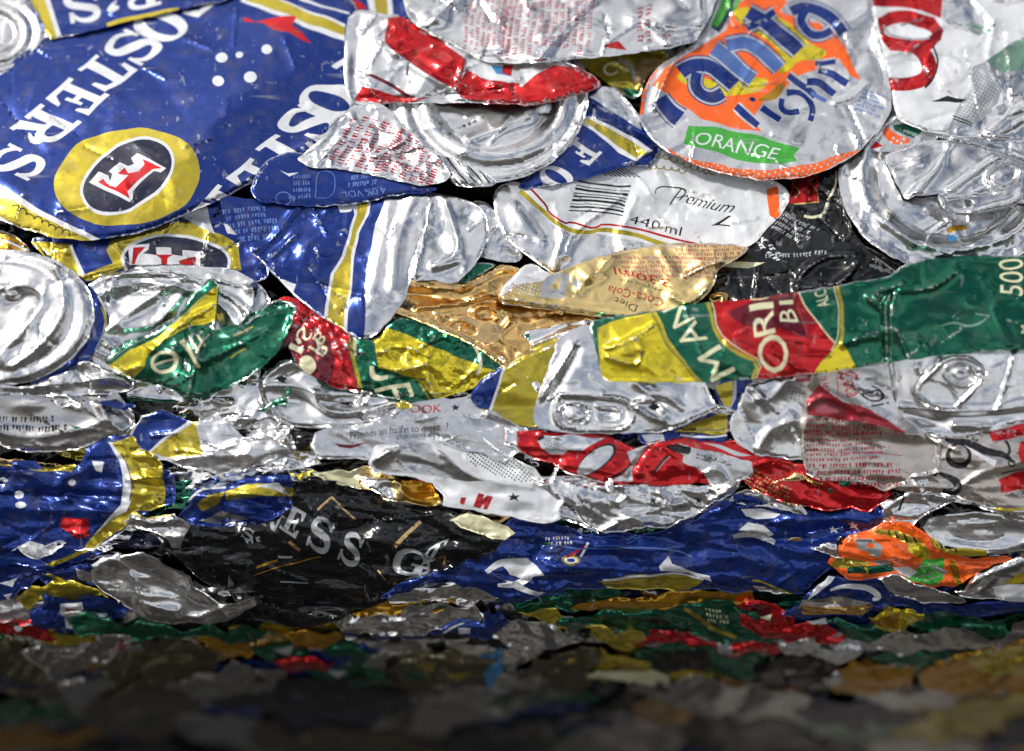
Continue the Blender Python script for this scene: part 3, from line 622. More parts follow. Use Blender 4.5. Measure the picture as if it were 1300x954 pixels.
a_ = [A('red', td((540, -60), (910, -60), (892, 86), (800, 48), (560, 28))),
      A('red', td((578, 90), (640, 58), (760, 52), (860, 80), (908, 150), (900, 200), (850, 245), (740, 258), (650, 248), (600, 180)), ell(960 + 732 / 3.815, 158 / 3.815, 31, 10, 6, 16)),
      A('grey', stroke(td((610, 120), (640, 170), (740, 196), (840, 190)), 3)),
      A('red', stroke(td((642, 408), (740, 415), (830, 385), (850, 310), (790, 230), (700, 225)), [16, 17, 18, 19, 17, 14])),
      A('black', stroke(td((860, 230), (892, 300), (860, 390), (820, 430)), 2.5)),
      A('bare', td((910, -60), (1060, -60), (1060, 60), (1170, 120), (1080, 170), (960, 140), (900, 90))), A('mint', td((1000, 108), (1120, 132), (1140, 148), (1080, 165), (1020, 140))),
      A('bare', td((1105, 290), (1250, 205), (1400, 150), (1400, 700), (1150, 690), (930, 655), (950, 580), (1060, 560), (1200, 500), (1190, 420))),
      A('mint', td((1110, 288), (1250, 205), (1400, 180), (1400, 330), (1190, 355))), A('grey', td((1050, 320), (1110, 292), (1196, 430), (1170, 500), (1060, 600), (920, 640), (990, 500), (1040, 430))),
      A('black', td((845, 498), (925, 466), (1025, 476), (1000, 490), (930, 494)))]  # last black patch paints a dark gap onto the can
a_ += dots('white', td((1050, 330), (1105, 300), (1180, 430), (1150, 500), (1060, 580), (960, 600), (1040, 430)), 4.2, 1.1) + [A('black', stroke(td((950, 565), (1050, 600)), 1.5)), A('black', stroke(td((950, 580), (1045, 612)), 1.5))]
thing('white printed cola can with large red loops at the top right',
  B(outline=[(1080, -40), (1104, 0), (1112, 40), (1124, 90), (1132, 120), (1136, 150), (1160, 163), (1195, 170), (1260, 180), (1340, 176), (1340, -40)], lift=38, base='white', art=a_, cr=(2.4, 36, 20, 1),
    feats=[('r', td((740, 250), (900, 130)), 6, 3.5), ('b', 960 + 740 / 3.815, 315 / 3.815, 16, 12, 0, -6), ('r', td((600, 280), (700, 250)), 5, 4), ('s', td((1200, 560), (1110, 290))[0], td((1110, 290))[0], 4, 8), ('r', td((1130, 640), (1220, 560), (1330, 500)), 7, 4), ('r', td((1160, 660), (1330, 560)), 6, 3), ('c', 3, 22, 30, 1, 77), ('r', td((1060, 0), (1170, 110), (1110, 290), (1190, 430)), 5, 4), ('p', td((1000, 200))[0], td((1080, 560))[0], 5, 14), ('p', td((900, 90))[0], td((1300, 230))[0], -5, 16), ('p', td((1200, 100))[0], td((1240, 560))[0], 6, 12)]))
thing('folded silver can wall with a long straight rim right of the cola print',
  B(outline=z4((560, 40), (720, 60), (1000, 110), (1400, 80), (1400, 330), (1180, 262), (900, 180), (740, 130), (600, 100)), lift=34, base='bare', cr=(2, 24, 10, 2), sm=1,
    feats=[('r', z4((740, 110), (1000, 190), (1400, 300)), 6, 4), ('r', z4((560, 60), (1000, 120), (1400, 90)), 5, 3)]))
LIDP = [(0, 0), (.72, 0), (.78, -6), (.84, -6), (.90, 3), (.96, 6), (1, 2), (1.1, -3)]
thing('large silver can end with deep ring and blue speck at the right edge',
  B(outline=ell(1212, 226, 148, 120, 0, 36), lift=24, base='bare', sm=1, cr=(3, 30, 20, 1.5), art=[As('sky_blue', z4((665, 900), (700, 875), (760, 885), (770, 920), (720, 945), (680, 930))), As('amber', z4((650, 830), (720, 790), (840, 790), (850, 830), (740, 840), (680, 860)))],
    feats=[('e', 1212, 222, 146, 118, 0, [(0, -3), (.55, -3), (.68, -6), (.76, 3), (.80, 7), (.86, 2), (.93, -1), (1, 0)]), ('r', z4((200, 760), (400, 950)), 6, 4), ('r', z4((520, 950), (560, 850), (700, 760)), 4, 3), ('r', z4((900, 950), (1100, 820), (1240, 680)), 6, 4), ('b', 1190, 290, 30, 14, -20, -6)]))
thing('crumpled silver can end with folded tab resting on the large ringed end',
  END(outline=z4((150, 245), (260, 190), (370, 160), (480, 130), (600, 115), (700, 122), (760, 108), (900, 165), (1290, 275), (1400, 300), (1400, 600), (1290, 640), (1000, 560), (700, 548), (430, 560), (370, 592), (325, 590), (240, 400)), lift=36, base='bare', cr=(3, 22, 20, 1.3), roll=5, sm=1,
    feats=[('r', z4((700, 120), (660, 260), (560, 400), (380, 590)), 9, 4), ('r', z4((1140, 230), (960, 330), (700, 530)), 7, 3.5), ('b', 1168, 205, 18, 12, -30, 6), ('b', 1204, 193, 8, 12, 20, -6), ('e', 1274, 224, 22, 16, -15, [(0, 2), (.6, 0), (.8, -4), (1, 5), (1.2, 0)]), ('r', z4((900, 540), (1000, 490), (1110, 560)), 5, 3), ('b', 1280, 245, 12, 8, 0, 8)]),
  TAB(outline=z4((590, 560), (640, 545), (900, 552), (1120, 560), (1280, 470), (1297, 560), (1250, 640), (1000, 690), (820, 735), (700, 715), (630, 660)), holes=[smooth(z4((690, 600), (860, 590), (890, 620), (860, 660), (760, 668), (700, 640)))], lift=46, base='bare', cr=(1.0, 20, 0, 1), roll=4, rw=4, thick=5, step=2.2,
    feats=[('r', z4((620, 570), (650, 650), (720, 700), (820, 715), (1000, 675), (1230, 625), (1270, 560)), 4, 2.5), ('r', z4((680, 580), (880, 575), (910, 620), (870, 680)), 3, 2), ('r', z4((820, 720), (1050, 660), (1250, 600)), 4, 3)]))
thing('scrap of can with orange dots and green print above the crumpled silver end',
  B(outline=[(1096, 178), (1108, 166), (1130, 156), (1160, 150), (1195, 172), (1180, 182), (1155, 186), (1125, 196), (1105, 190)], lift=30, base='pearl', cr=(3, 14, 0, 1),
    art=[A('red', z4((-20, 90), (60, 100), (150, 165), (60, 190), (-20, 210))), As('orange', z4((130, 40), (200, 0), (230, 60), (370, 100), (380, 130), (250, 150), (190, 120))), A('green', z4((230, 0), (480, -20), (470, 60), (400, 100), (300, 60), (250, 40)))] + dots('white', z4((190, 90), (330, 90), (350, 140), (220, 140)), 6, 1.8) + rows('grey', z4((320, 30))[0], (20, 6), (-6, 14), 3, 4, 5)))

# ================================================================== middle right: white 440 ml can, black can, gold cola can, green strip
a_ = [A('bare', tg((-120, 40), (85, 70), (120, 130), (200, 215), (240, 260), (350, 300), (450, 290), (640, 330), (800, 350), (700, 420), (240, 560), (-40, 330)))]
a_ += [A('red', stroke(tg((100, 62), (150, 100), (208, 155), (216, 192), (292, 248), (325, 236), (410, 262), (445, 256), (470, 240), (640, 268), (760, 300), (930, 345)), 2.6, 1)),
       A('gold', stroke(tg((78, 88), (130, 130), (198, 190), (232, 232), (300, 270), (352, 284), (420, 284), (455, 264), (640, 298), (740, 330), (800, 350)), 5.5, 1)),
       A('orange', tg((1268, 80), (1330, 60), (1340, 230), (1285, 205)))]
for i, (y, w_) in enumerate(((40, 10), (62, 5), (78, 12), (98, 5), (112, 8), (130, 12), (148, 4), (162, 9), (180, 6))):
    a_.append(A('black', stroke(tg((352 - i * 5, y), (470, y + 10), (608 - i * 4, y + 26)), w_ / 3.815)))
for i in range(8): a_.append(A('black', stroke(tg((400 + i * 26, -50 + i * 3), (500 + i * 22, 10 + i * 2)), 1.6)))
a_ += text('black', '440 ml', tg((612, 242))[0], tg((856, 304))[0], (3, -11), 0, .0)
a_ += text('black', 'remium', tg((838, 128))[0], tg((1108, 196))[0], (6, -13), .35, -.012) + text('black', 'L', tg((1016, 246))[0], tg((1100, 262))[0], (6, -13), .4, -.012)
a_ += [A('black', stroke(tg((800, 150), (820, 110), (850, 72)), 1.8)), A('black', stroke(tg((738, 104), (735, 80), (780, 62), (860, 66), (880, 92), (850, 115), (815, 112)), [1, 1.4, 1.6, 2.2, 2.2, 1.6, 1])), A('black', stroke(tg((1006, 250), (1060, 248), (1100, 262)), 1.2))]
a_ += scribble('gold', tcc((730, 740))[0], tcc((1050, 860))[0], 12, 10, 1.5, 8) + scribble('gold', tcc((700, 800))[0], tcc((900, 830))[0], 10, 6, 1.5, 9)
thing('white lager can with barcode, red and gold lines and the volume in black',
  B(outline=[(628, 240), (650, 230), (668, 236), (700, 226), (740, 208), (790, 196), (840, 186), (880, 200), (930, 220), (980, 226), (1002, 240), (1000, 262), (982, 284), (955, 312), (930, 325), (820, 335), (760, 345), (712, 350), (700, 348), (688, 338), (660, 320), (638, 298), (626, 266)],
    lift=20, base='white', art=a_, cr=(3.2, 28, 30, 1.2), roll=7, rw=7,
    feats=[('r', tg((570, 110), (500, 170), (400, 235), (320, 320), (300, 400)), 6, 3.5), ('s', tg((300, 240))[0], tg((240, 500))[0], -4, 12), ('r', tg((290, 300), (240, 470)), 6, 5), ('r', tg((60, 180), (180, 330)), 5, 6), ('b', 664, 290, 12, 26, -30, 5), ('b', 860, 262, 26, 12, 10, -4), ('r', tg((640, 120), (580, 260)), 4, 4), ('r', tg((1000, 90), (1180, 260)), 3, 6)]))
thing('silver scrap with dark edge left of the white lager can',
  B(outline=[(598, 250), (628, 262), (640, 300), (668, 324), (655, 336), (620, 330), (590, 322), (596, 290)], lift=10, base='bare', cr=(4, 18, 20, 1.4)))
a_ = [A('red', th((150, 0), (310, -20), (300, 70), (310, 140), (150, 150), (170, 70))), A('black', stroke(th((170, 120), (220, 20), (250, 110), (290, 20)), 3, 0))]
a_ += [A('brass', stroke(th((150, 20), (195, 30), (165, 60), (215, 90), (190, 120)), 1.6, 1)), A('brass', stroke(th((230, -5), (300, 10), (260, 40), (300, 90), (310, 140), (180, 150)), 2, 0))]
a_ += [A('cream', stroke(th((385, -10), (380, 60), (350, 130)), 2.4)), A('cream', stroke(th((350, 140), (335, 200), (270, 216), (235, 205)), 3.4)), A('cream', tg((1040, 440), (1110, 430), (1260, 432), (1180, 462), (1060, 458)))]
a_ += rows('grey', th((140, 190))[0], (48, 22), (-22, 22), 4, 3.6, 21) + rows('white', th((30, 300))[0], (34, 34), (-16, 6), 2, 6, 22) + rows('grey', th((30, 390))[0], (88, -4), (0, 9), 1, 5, 23)
thing('black can with pale small print and red crest under the orange can',
  B(outline=[(1000, 200), (1064, 205), (1070, 262), (1082, 292), (1105, 322), (1140, 345), (1150, 362), (1060, 380), (960, 395), (926, 394), (908, 372), (903, 345), (930, 325), (955, 300), (975, 275), (990, 258), (994, 225)],
    lift=12, base='black', art=a_, cr=(5, 24, 25, 1.4), feats=[('r', th((200, 540), (230, 470), (340, 400), (480, 400)), 6, 3), ('r', th((200, 560), (400, 540), (470, 470), (485, 440)), 6, 3.5), ('r', tg((1020, 500), (1100, 480), (1080, 540)), 5, 3), ('r', th((170, 220), (60, 330)), 5, 4)]))
thing('small patch of black can between the silver end and the green strip',
  B(outline=[(1076, 300), (1130, 330), (1160, 345), (1130, 366), (1080, 366), (1070, 330)], lift=6, base='black', cr=(3, 16, 0, 1.2)))
# gold cola can behind
gr = [('r', z8((190, 460), (400, 432), (560, 420), (740, 350)), 7, 3), ('r', z8((560, 280), (700, 220), (880, 112), (990, 140)), 8, 3.5), ('r', z8((100, 260), (300, 270), (520, 300), (600, 270)), 6, 5),
      ('r', z8((0, 478), (300, 560), (560, 680), (800, 820), (960, 920)), 7, 4), ('b', 536, 375, 20, 6, 5, -7), ('b', 556, 402, 18, 8, 10, 5), ('e', 616, 400, 20, 13, 10, [(0, -3), (.5, -2), (.7, 5), (.9, 3), (1.1, 0)]), ('b', 640, 385, 22, 5, 10, -8), ('r', z8((440, 600), (520, 540), (640, 600)), 6, 3), ('r', z8((770, 750), (940, 560)), 5, 3), ('b', 690, 425, 20, 8, -20, 5)]
thing('crumpled gold can end with its ring in the centre of the bale',
  END(outline=[(503, 372), (516, 356), (548, 356), (582, 360), (600, 350), (625, 340), (640, 334), (672, 345), (740, 388), (760, 404), (750, 425), (726, 434), (690, 440), (668, 458), (650, 472), (636, 458), (600, 440), (545, 420), (500, 408), (494, 396)],
      lift=20, base='goldlid', cr=(5, 17, 15, 1.6), roll=6, feats=gr),
  ('can_rim', dict(outline=stroke([(494, 391), (520, 398), (545, 408), (590, 428), (620, 446), (646, 468)], [8, 9, 10, 10, 9, 7]), lift=33, base='brass', cr=(1.4, 20, 20, 2), roll=7, rw=7, thick=7)),
  ('can_rim', dict(outline=stroke(z8((90, 250), (300, 262), (520, 285), (600, 275), (740, 215), (890, 115), (1000, 150)), [9, 9, 8, 6, 6, 5, 4]), lift=30, base='brass', cr=(1.6, 14, 10, 2), roll=6, rw=6, thick=6)),
  TAB(outline=z8((430, 600), (500, 520), (600, 500), (720, 560), (900, 590), (870, 700), (760, 760), (600, 720), (500, 640)), holes=[smooth(z8((520, 600), (600, 580), (680, 640), (640, 680), (560, 650)))], lift=25, base='brass', cr=(2, 12, 10, 1), roll=4, rw=4, step=2.2, thick=4))
thing('green scrap of can above the crumpled gold end',
  B(outline=z8((515, 255), (560, 190), (640, 90), (720, 80), (850, 100), (720, 165), (620, 235), (560, 275)), lift=26, base='green', cr=(2.5, 12, 0, 1)))
thing('silver scrap with a sharp bright edge below the gold cola can',
  B(outline=tg((120, 815), (60, 770), (260, 740), (440, 690), (420, 790), (340, 830), (240, 850), (130, 870)), lift=26, base='bare', cr=(4, 12, -15, 2), sm=1, art=[A('green', tg((40, 790), (120, 770), (130, 860), (50, 840)))], feats=[('r', tg((130, 840), (300, 770), (400, 740)), 6, 3)]))
a_ = [A('white', tg((-20, 600), (-10, 540), (30, 515), (90, 440), (150, 435), (225, 500), (175, 530), (60, 550), (0, 590))), A('pgold', tg((60, 545), (170, 530), (178, 606), (100, 600), (20, 590))),
      A('grey', tg((205, 505), (262, 484), (315, 500), (292, 612), (176, 608), (180, 540))), A('pgold', tg((212, 560), (272, 500), (262, 566))),
      A('grey', tg((345, 500), (355, 530), (380, 525), (362, 548), (375, 572), (350, 556), (335, 575), (335, 548), (310, 535), (338, 530)))]
a_ += dots('white', tg((65, 550), (165, 535), (168, 600), (60, 585)), 4.2, 1.2, 20) + rows('red', tg((40, 535))[0], (-9, 12), (4, 3), 2, 4, 31)
a_ += rows('rose', tg((520, 395))[0], (150, 4), (20, 30), 5, 4, 32, .95) + rows('rose', tg((820, 345))[0], (92, -2), (4, 22), 4, 3.6, 33, .95)
a_ += text('red', '330ml', tg((800, 522))[0], tg((535, 448))[0], (2, 11), 0, .03)
a_ += text('red', 'Coca-Cola', tg((775, 612))[0], tg((505, 540))[0], (0, 11), .3, .03) + text('black', 'Diet', tg((650, 640))[0], tg((530, 600))[0], (0, 10), .3, .0) + text('black', 'CAFFEINE FREE', tg((790, 575))[0], tg((560, 508))[0], (0, 3), 0, .0)
thing('pale gold cola can with upside down red and black writing',
  B(outline=tg((-30, 615), (-22, 560), (30, 515), (88, 448), (150, 438), (222, 492), (310, 458), (500, 392), (700, 348), (900, 336), (1195, 348), (1150, 405), (1060, 452), (1030, 475), (1025, 520), (985, 590), (900, 650), (750, 705), (650, 722), (400, 690), (200, 660), (0, 636)),
    lift=34, base='pgold', art=a_, cr=(2.6, 30, 20, 1.3), edge='goldlid', roll=7, rw=7, sm=1,
    feats=[('r', tg((-10, 612), (200, 636), (400, 670), (660, 700)), 7, 5), ('r', tg((880, 500), (960, 455), (1060, 420)), 5, 3.5), ('r', tg((460, 480), (520, 400)), 4, 4), ('b', 745, 350, 14, 10, 30, 5), ('r', tg((820, 600), (900, 640), (990, 560)), 6, 5), ('r', tg((370, 560), (420, 490)), 4, 4), ('r', tg((820, 470), (760, 380)), 4, 4)]))
thing('gold rolled rim end beside the black can and the green strip',
  B(outline=tg((985, 590), (1060, 570), (1095, 590), (1060, 640), (1050, 680), (1010, 660), (1000, 615)), lift=20, base='goldlid', cr=(3, 10, 0, 1), roll=4, feats=[('r', tg((1000, 600), (1070, 590), (1040, 650)), 5, 3)]))
# green strip with cream lettering
def gf(ch, o, xv, yv, m='cream', off=.045):
    o, xv, yv = np.array(o, float), np.array(xv, float), np.array(yv, float)
    return text(m, ch, o, o + xv, yv, 0, off)
a_ = [A('yellow', [(758, 418), (775, 408), (832, 396), (846, 428), (880, 474), (890, 500), (768, 500), (762, 470)]),
      A('gold', stroke([(828, 398), (842, 430), (868, 462), (892, 490)], 4.2)), A('green', stroke([(826, 398), (840, 431), (866, 463), (890, 491)], 1.2)),
      A('red', [(903, 380), (960, 375), (1012, 366), (1028, 396), (1045, 420), (1060, 438), (1046, 456), (1036, 490), (950, 496), (968, 461), (931, 443), (913, 426)]),
      A('maroon', [(922, 395), (940, 388), (1006, 372), (1014, 400), (1024, 428), (990, 418), (960, 418), (938, 410)]),
      A('gold', stroke([(898, 384), (911, 428), (930, 445), (966, 462), (950, 490)], 5, 1)), A('cream', stroke([(903, 384), (914, 424), (933, 440), (970, 460), (955, 490)], 1.3, 1)), A('green', stroke([(896, 386), (909, 430), (928, 448), (962, 463)], 1.3, 1)),
      A('cream', stroke([(1012, 366), (1028, 396), (1045, 420), (1060, 438)], 1.6)), A('gold', stroke([(1064, 360), (1068, 400), (1069, 432), (1058, 448), (1038, 480)], 4.6)), A('cream', stroke([(1060, 362), (1064, 400), (1064, 430), (1054, 446)], 1.2)),
      A('yellow', [(1060, 440), (1070, 440), (1086, 462), (1096, 480), (1030, 484), (1044, 460)]),
      A('rose', stroke([(1014, 384), (1020, 410), (1025, 430), (1004, 420)], 1.4))]
a_ += gf('M', (934, 470), (-19, -31), (-30, 17)) + gf('A', (900, 432), (-18, -25), (-29, 14)) + gf('N', (883, 405), (-16, -22), (-28, 12))
a_ += gf('O', (1003, 471), (-4, -46), (-39, 2)) + gf('R', (986, 424), (-5, -30), (-29, 4)) + gf('I', (982, 392), (-1, -8), (-30, 5)) + gf('G', (980, 380), (-2, -10), (-28, 5))
a_ += gf('B', (1013, 407), (-3, -16), (-22, 3), off=.03) + gf('I', (1009, 385), (-1, -5), (-20, 3), off=.03) + gf('ALC', (1052, 386), (-4, -19), (-15, 4), off=.01)
a_ += text('cream', '500', (1300, 376), (1300, 330), (-32, -2), 0, .02) + gf('M', (1306, 422), (0, -10), (-8, 0), off=0)
a_ += [A('mint', stroke(th((895, 738), (960, 720), (1010, 745), (1080, 730), (1130, 690)), [1, 3, 3, 3, 1])), A('mint', stroke(th((950, 700), (1000, 660), (960, 690)), 1.6)), A('mint', stroke(th((1130, 690), (1060, 680)), 2))]
gfe = [('r', th((648, 590), (622, 640), (630, 760), (632, 930)), -9, 3), ('r', th((670, 600), (650, 700), (655, 930)), 5, 3), ('r', th((600, 640), (560, 580), (640, 560), (700, 540)), 5, 2.5), ('r', th((700, 570), (860, 560), (960, 480)), 6, 3.5), ('r', th((540, 600), (600, 660)), 4, 2.5), ('r', th((420, 830), (480, 800), (580, 790)), 5, 4),
       ('c', 4, 9, 20, 1, 3) if 0 else ('b', 1110, 380, 14, 10, 0, 3), ('r', th((790, 420), (800, 560)), -2, 3), ('r', th((680, 760), (740, 900)), 5, 3), ('b', 795, 445, 20, 14, -10, 6), ('r', k_ if 0 else tk((500, 90), (580, 120), (650, 130), (670, 60), (640, 0)), 4, 2.5), ('r', tg((500, 850), (600, 820), (720, 740)), 4, 2.5), ('b', 1230, 400, 26, 20, 0, -3), ('r', th((1150, 660), (1200, 780), (1260, 860)), 3, 5)]
thing('long green and red cider can strip with cream capitals lying across the middle',
  B(outline=[(746, 410), (775, 402), (838, 394), (870, 388), (905, 383), (960, 380), (1015, 370), (1060, 363), (1095, 357), (1128, 352), (1138, 344), (1155, 334), (1185, 328), (1240, 325), (1360, 325), (1360, 440), (1300, 443), (1220, 449), (1125, 460), (1060, 473), (970, 481), (880, 486), (800, 486), (768, 484), (762, 470), (757, 440)],
    lift=50, base='green', art=a_, cr=(3.0, 32, 10, 1.3), feats=gfe, sm=1, roll=6, rw=6))

# ================================================================== middle left
a_ = [A('bare', tf((650, 60), (940, 40), (940, 500), (700, 850), (536, 830), (545, 690), (552, 560), (556, 450), (575, 340), (600, 240), (640, 150))),
      A('white', tf((488, 150), (580, 120), (570, 190), (520, 290), (486, 420), (476, 560), (462, 680), (458, 800), (340, 740), (350, 640), (372, 540), (380, 480), (430, 400), (470, 300), (500, 200))),
      A('gold', tf((512, 140), (566, 124), (556, 190), (508, 290), (474, 400), (466, 560), (446, 680), (440, 800), (356, 760), (366, 640), (384, 545), (396, 480), (446, 400), (484, 300), (512, 200))),
      A('white', tf((412, 150), (505, 150), (480, 186), (430, 192))), A('white', tf((112, 508), (160, 512), (218, 536), (200, 585)))]
a_ += rows('lblue', tf((-150, 170))[0], (70, -6), (10, 46), 5, 4.4, 41, .8)
thing('blue lager can with gold stripe and bare silver shoulder lying in the centre left',
  B(outline=tf((-160, 100), (20, 130), (300, 140), (500, 140), (650, 100), (830, 70), (885, 100), (860, 230), (815, 330), (780, 460), (750, 580), (705, 668), (630, 756), (560, 800), (520, 806), (470, 775), (350, 706), (230, 622), (130, 514), (50, 434), (-40, 350), (-140, 220)),
    lift=34, base='blue', art=a_, cr=(2.6, 38, 70, 1.3), sm=1, roll=7, rw=8,
    feats=[('r', tf((0, 380), (100, 330), (220, 160)), 5, 4), ('b', 400, 325, 30, 22, 10, 4), ('r', tf((150, 525), (380, 550), (560, 600)), -3, 4), ('r', tf((660, 180), (620, 400), (560, 650)), 3, 8), ('r', tf((780, 120), (700, 330), (680, 560)), 4, 8), ('b', 340, 308, 16, 12, 0, -5), ('r', tf((100, 400), (210, 300)), 4, 3)]),
  END(outline=tf((840, 78), (900, 104), (980, 110), (1090, 150), (1142, 212), (1150, 310), (1100, 420), (1030, 500), (985, 535), (860, 515), (770, 528), (770, 440), (810, 330), (840, 230)), lift=36, base='bare', cr=(4, 22, 60, 1.2), sm=1, roll=8, rw=8,
    feats=[('r', tf((860, 150), (810, 280), (780, 520)), 6, 5), ('r', tf((930, 110), (960, 200), (1000, 330), (990, 400), (880, 450)), 5, 4), ('b', 560, 300, 16, 14, 0, -6), ('b', 596, 275, 10, 10, 0, -5), ('b', 570, 335, 18, 6, -20, 5)]))
a_ = text('lblue', '4.0% VOL', tf((640, 62))[0], tf((430, 92))[0], (3, 9), 0, .03) + rows('lblue', tf((620, -10))[0], (-48, 6), (-4, 18), 2, 4, 52) + rows('lblue', tf((290, 120))[0], (-30, 2), (-2, -34), 4, 4, 53)
a_ += [A('lblue', stroke(tf((310, 120), (310, 10), (330, -10), (380, -5), (398, 20), (390, 120), (350, 128), (312, 120)), 1)), A('lblue', ell(360, 252, 11, 9), ell(360, 252, 9.6, 7.6)), A('white', tf((130, -15), (170, 0), (225, -5), (180, 15)))]
thing('dark blue can flap with faint upside down alcohol print below the large blue can',
  B(outline=[(322, 226), (340, 200), (380, 190), (425, 206), (500, 226), (560, 238), (545, 245), (500, 248), (480, 254), (450, 260), (400, 263), (360, 260), (325, 256), (318, 240)], lift=42, base='blue', art=a_, cr=(1.6, 30, 10, 2), feats=[('s', (320, 262), (500, 250), 3, 8)]))
a_ = [A('gold', te((150, 330), (345, 340), (420, 530), (250, 440))), A('white', te((335, 350), (352, 345), (415, 505), (400, 515))), A('blue', te((350, 350), (520, 340), (560, 450), (415, 500))),
      A('gold', te((400, 500), (560, 440), (640, 440), (500, 510), (420, 530))), A('gold', te((540, 330), (700, 280), (860, 230), (935, 235), (1080, 300), (1155, 345), (1175, 470), (560, 470), (520, 380))),
      A('white', ell(*te((852, 430))[0], 70, 36, 2, 32)), A('navy', ell(*te((852, 432))[0], 66, 32.5, 2, 32)),
      A('white', te((625, 355), (720, 345), (715, 375), (690, 395), (760, 400), (755, 365), (830, 365), (830, 395), (880, 405), (880, 370), (965, 375), (965, 460), (625, 450))), A('red', te((645, 365), (700, 362), (670, 400), (655, 450), (640, 445))), A('red', te((750, 396), (838, 396), (810, 410), (805, 450), (780, 450), (778, 412))), A('red', te((860, 430), (945, 405), (942, 460), (870, 460))),
      A('white', te((875, 208), (1000, 165), (1042, 292), (960, 250))), A('white', te((1085, 245), (1160, 250), (1170, 300), (1100, 290)))]
a_ += scribble('black', te((210, 380))[0], te((350, 490))[0], 8, 5, 1.6, 61)
thing('blue lager can with gold emblem half hidden under the largest blue can',
  B(outline=[(36, 300), (90, 296), (150, 290), (230, 268), (262, 250), (290, 250), (316, 290), (345, 345), (330, 362), (280, 350), (180, 345), (135, 348), (108, 362), (78, 340), (46, 318)], lift=20, base='blue', art=a_, cr=(4, 22, 10, 1.8), feats=[('r', te((400, 500), (600, 450)), 5, 4), ('r', te((560, 340), (800, 270)), 4, 4), ('b', 85, 318, 10, 8, 0, 6)]))
thing('orange gold crumpled scrap under the left corner of the blue can',
  B(outline=[(-30, 285), (0, 290), (30, 306), (40, 322), (20, 330), (-30, 322)], lift=14, base='amber', cr=(5, 10, 10, 1.6), art=[A('white', stroke([(-20, 300), (10, 306), (35, 318)], 3))]))
a_ = [A('blue', te((440, 560), (480, 590), (512, 640), (520, 720), (480, 840), (430, 930), (330, 960), (250, 1060), (100, 1100), (150, 1000), (340, 850), (430, 720)))]
a_ += [A('white', stroke(te((480, 590), (516, 650), (518, 740), (480, 840), (440, 920)), 2.2)), A('gold', stroke(te((500, 640), (525, 720), (500, 820), (460, 890)), 3))]
thing('large round silver can base with deep swirls at the left edge',
  B(outline=te((380, 520), (450, 560), (505, 620), (524, 720), (480, 850), (435, 920), (330, 970), (250, 1040), (120, 1040), (200, 800)), lift=26, base='blue', art=a_, cr=(3, 20, 60, 1.6), feats=[('r', te((470, 640), (420, 800), (340, 930)), 5, 5)]),
  END(outline=ell(2, 404, 118, 86, -6, 34), lift=34, base='bare', sm=1, cr=(4, 30, -40, 1.8), roll=8, rw=9,
    feats=[('e', -4, 402, 120, 88, -6, [(0, -4), (.5, -4), (.64, 2), (.72, 3), (.80, 0), (.88, 3), (.94, 5), (1, 0)]), ('r', te((0, 560), (120, 540), (230, 600), (150, 720), (0, 880)), 8, 7), ('b', 30, 380, 22, 12, -30, -8), ('b', 18, 376, 8, 5, 0, 5), ('b', 50, 420, 24, 12, -50, 6), ('r', te((270, 460), (330, 620), (240, 800), (60, 940)), 6, 5)]))
thing('crushed silver can end behind the green and yellow strip on the left',
  B(outline=[(105, 365), (130, 350), (165, 338), (210, 334), (255, 338), (306, 343), (338, 368), (345, 385), (330, 400), (280, 440), (210, 470), (160, 480), (120, 470), (108, 440), (122, 410), (120, 385)], lift=22, base='bare', cr=(4, 26, 25, 1.5), roll=8, rw=9,
    feats=[('e', 205, 410, 130, 66, 8, [(0, -4), (.6, -3), (.74, 5), (.84, 0), (.93, 5), (1, 0)]), ('r', te((1225, 560), (1228, 640), (1160, 740)), 6, 4), ('r', te((520, 760), (700, 620), (880, 520)), 7, 6), ('b', 180, 362, 12, 10, 0, -6), ('r', te((600, 750), (760, 740), (890, 580)), 5, 5), ('b', 262, 380, 14, 18, 0, 5)]))
thing('curled silver can wall and rim below the round silver base',
  B(outline=ti((-60, 225), (120, 228), (200, 210), (330, 160), (340, 120), (440, 100), (520, 165), (590, 165), (665, 235), (600, 262), (540, 268), (430, 272), (240, 280), (-60, 268)), lift=32, base='bare', cr=(4, 17, 0, 1.8), roll=7, sm=1,
    feats=[('r', ti((-60, 235), (120, 240), (300, 218)), 6, 4), ('b', 135, 480, 24, 6, -5, 7), ('r', ti((340, 130), (400, 180), (430, 250)), -6, 4), ('r', ti((440, 200), (540, 180), (650, 240)), 6, 4)]))
a_ = [A('yellow', ti((520, 130), (540, 150), (600, 200), (650, 190), (700, 140), (712, 90), (740, 50), (800, 0), (930, -60), (1042, -90), (1062, -260), (930, -160), (860, -90), (760, -10), (640, 50), (560, 110))),
      A('cream', ell(*ti((800, 115))[0], 18, 15.5, -20), ell(*ti((798, 115))[0], 13, 11.5, -20)), A('cream', stroke(ti((735, 140), (868, 92)), 3)),
      A('cream', stroke(te((868, 820), (958, 922), (965, 860), (1010, 775)), 3, 0)), A('cream', stroke(te((908, 800), (968, 872)), 3.6)), A('cream', stroke(te((948, 778), (1000, 845)), 3.6)), A('cream', stroke(te((880, 812), (965, 935)), 4)),
      A('gold', stroke(tf((-90, 790), (-40, 770), (10, 740)), 2)), A('gold', stroke(ti((1120, 100), (1160, 60), (1200, 40)), 2)), A('mint', stroke(te((510, 930), (640, 830), (860, 720), (1050, 545)), 1))]
